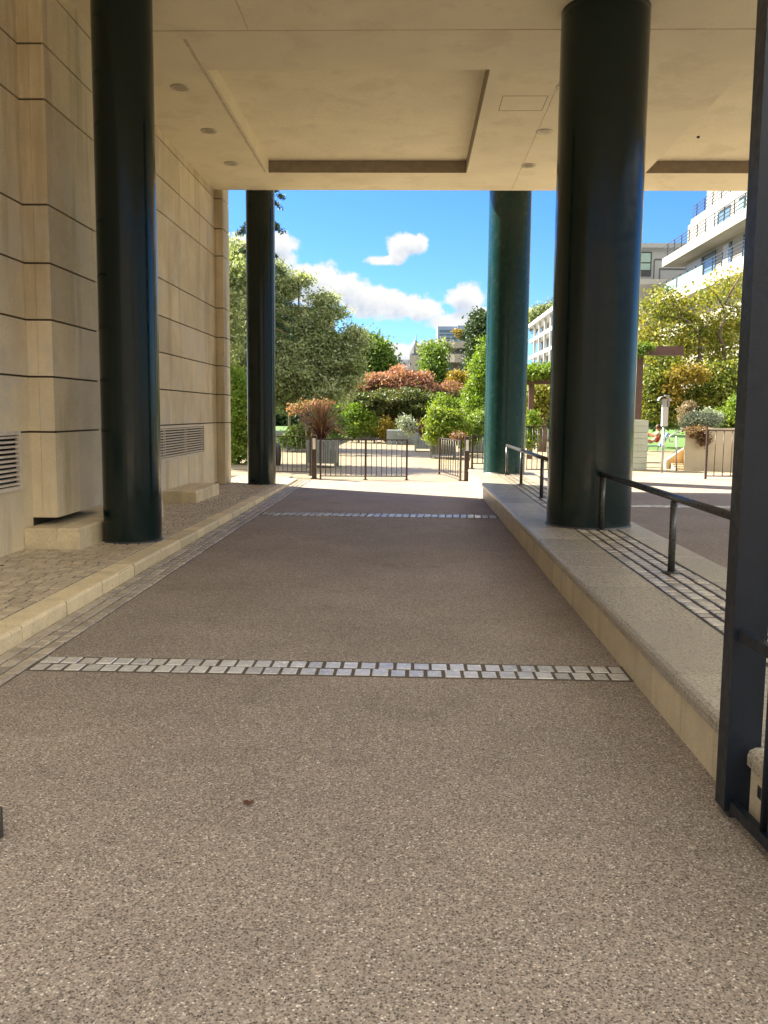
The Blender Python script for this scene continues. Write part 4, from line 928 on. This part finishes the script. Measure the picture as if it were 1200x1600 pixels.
# palm-like tuft on its roof
plant('bush', 'golden potted palm on the roof of the rounded balcony building', 'plant', [(716, 522, 3, 6), (715, 517, 4, 2)], 111, 'amber', 14, 20, .15, crownname='foliage', cl_r=.25, seed=51, z0=8)
plant('bush', 'green roof terrace shrub next to the golden palm', 'plant', [(725, 524, 8, 6), (732, 522, 6, 6)], 112, 'dark', 40, 30, .2, crownname='foliage', cl_r=.3, seed=52, z0=8)
# modern tower
tw = thing('office_tower', (at(708, 520, 250).x, 250, 0), 'pale blue modern block with banded windows on the skyline', 'building')
def t_(px, py): return at(px, py, 250)
mb = MB(); mb.box(t_(684, 520).x, t_(745, 520).x, 250, 270, 0, t_(700, 510).z); mb.build('wall', M['tower'], tw)
mb = MB(); mb.box(t_(714, 520).x, t_(745, 520).x, 248, 249.99, 0, t_(700, 509.6).z); mb.build('side_wing', M['tower'], tw)
for a, b in ((515.5, 519), (522, 524), (527, 529)):
    mb = MB(); mb.box(t_(687, 520).x, t_(712, 520).x, 249.9, 249.99, t_(700, b).z, t_(700, a).z); mb.build('window_band', M['glass'], tw)
    mb = MB(); mb.box(t_(716, 520).x, t_(732, 520).x, 247.9, 247.99, t_(700, b).z, t_(700, a).z); mb.build('window_band', M['glass'], tw)
# domed mansard building
dm = thing('domed_building', (at(650, 560, 160).x, 160, 0), 'old stone building with grey slate dome and mansard roof', 'building')
def d_(px, py): return at(px, py, 160)
mb = MB(); mb.box(d_(612, 600).x, d_(662, 600).x, 160, 172, 0, d_(640, 578).z); mb.box(d_(640, 570).x, d_(658, 570).x, 158.5, 159.99, 0, d_(650, 556).z); mb.build('wall', M['facade'], dm)
mb = MB(); a, b, c, d = d_(612, 578), d_(641, 558), d_(664, 558), d_(664, 578)
for Yy in (0,):
    P1 = [(d_(610, 578).x, 159.6, d_(610, 578).z), (d_(664, 578).x, 159.6, d_(610, 578).z), (d_(664, 578).x, 172, d_(610, 578).z), (d_(610, 578).x, 172, d_(610, 578).z)]
    zt = d_(620, 561).z; P2 = [(P1[0][0]+.8, 161.5, zt), (P1[1][0]-.8, 161.5, zt), (P1[2][0]-.8, 170, zt), (P1[3][0]+.8, 170, zt)]
    mb.poly(P2)
    for i in range(4): mb.poly([P1[i], P1[(i+1) % 4], P2[(i+1) % 4], P2[i]])
mb.build('mansard_roof', M['slate'], dm)
cx = d_(649.5, 540).x; zb = d_(649, 552).z; zt = d_(649, 531).z; rr = 9*160/F
mb = MB(); mb.lathe((cx, 161), [(rr, zb-1.2), (rr*1.05, zb), (rr*.95, zb+(zt-zb)*.35), (rr*.75, zb+(zt-zb)*.62), (rr*.42, zb+(zt-zb)*.86), (.12, zt), (.08, zt+.9)], 20); mb.build('dome', M['slate'], dm)
for a, b in ((643.5, 646.5), (650, 652.5)):
    mb = MB(); mb.box(d_(a, 550).x, d_(b, 550).x, 158.6+.9, 160.0-.05, d_(a, 552).z, d_(a, 543).z); mb.build('dormer_window', M['white'], dm)
for px in (616, 622): mb = MB(); mb.box(d_(px, 560).x, d_(px+4, 560).x, 162, 163.5, d_(px, 565).z, d_(px, 555+px % 4).z); mb.build('chimney', M['brick'], dm)
for a in (644, 651, 628, 620): mb = MB(); mb.box(d_(a, 590).x, d_(a+2.2, 590).x, 158.4 if a > 640 else 159.9, 158.49 if a > 640 else 159.99, d_(a, 604).z, d_(a, 588).z); mb.build('window', M['glass'], dm)
# stepped brown block behind the big tree
sb = thing('apartment_building', (at(485, 500, 95).x, 95, 0), 'brown stepped apartment block peeking over the big olive toned tree', 'building')
for i, (a, b, py) in enumerate(((440, 482, 480), (482, 495, 484), (495, 509, 492))):
    Yd = 95; mb = MB(); mb.box(at(a, 490, Yd).x, at(b, 490, Yd).x-.01, Yd-i*.3, Yd+10, 0, at(a, py, Yd).z); mb.build('wall', M['brick'], sb)
    mb = MB(); mb.box(at(a, 490, Yd).x-.1, at(b, 490, Yd).x-.05, Yd-.2-i*.3, Yd+9.9, at(a, py, Yd).z+.002, at(a, py, Yd).z+.25); mb.build('parapet', M['facade2'], sb)

for o in list(bpy.data.objects):
    if '_org' in o: del o['_org']
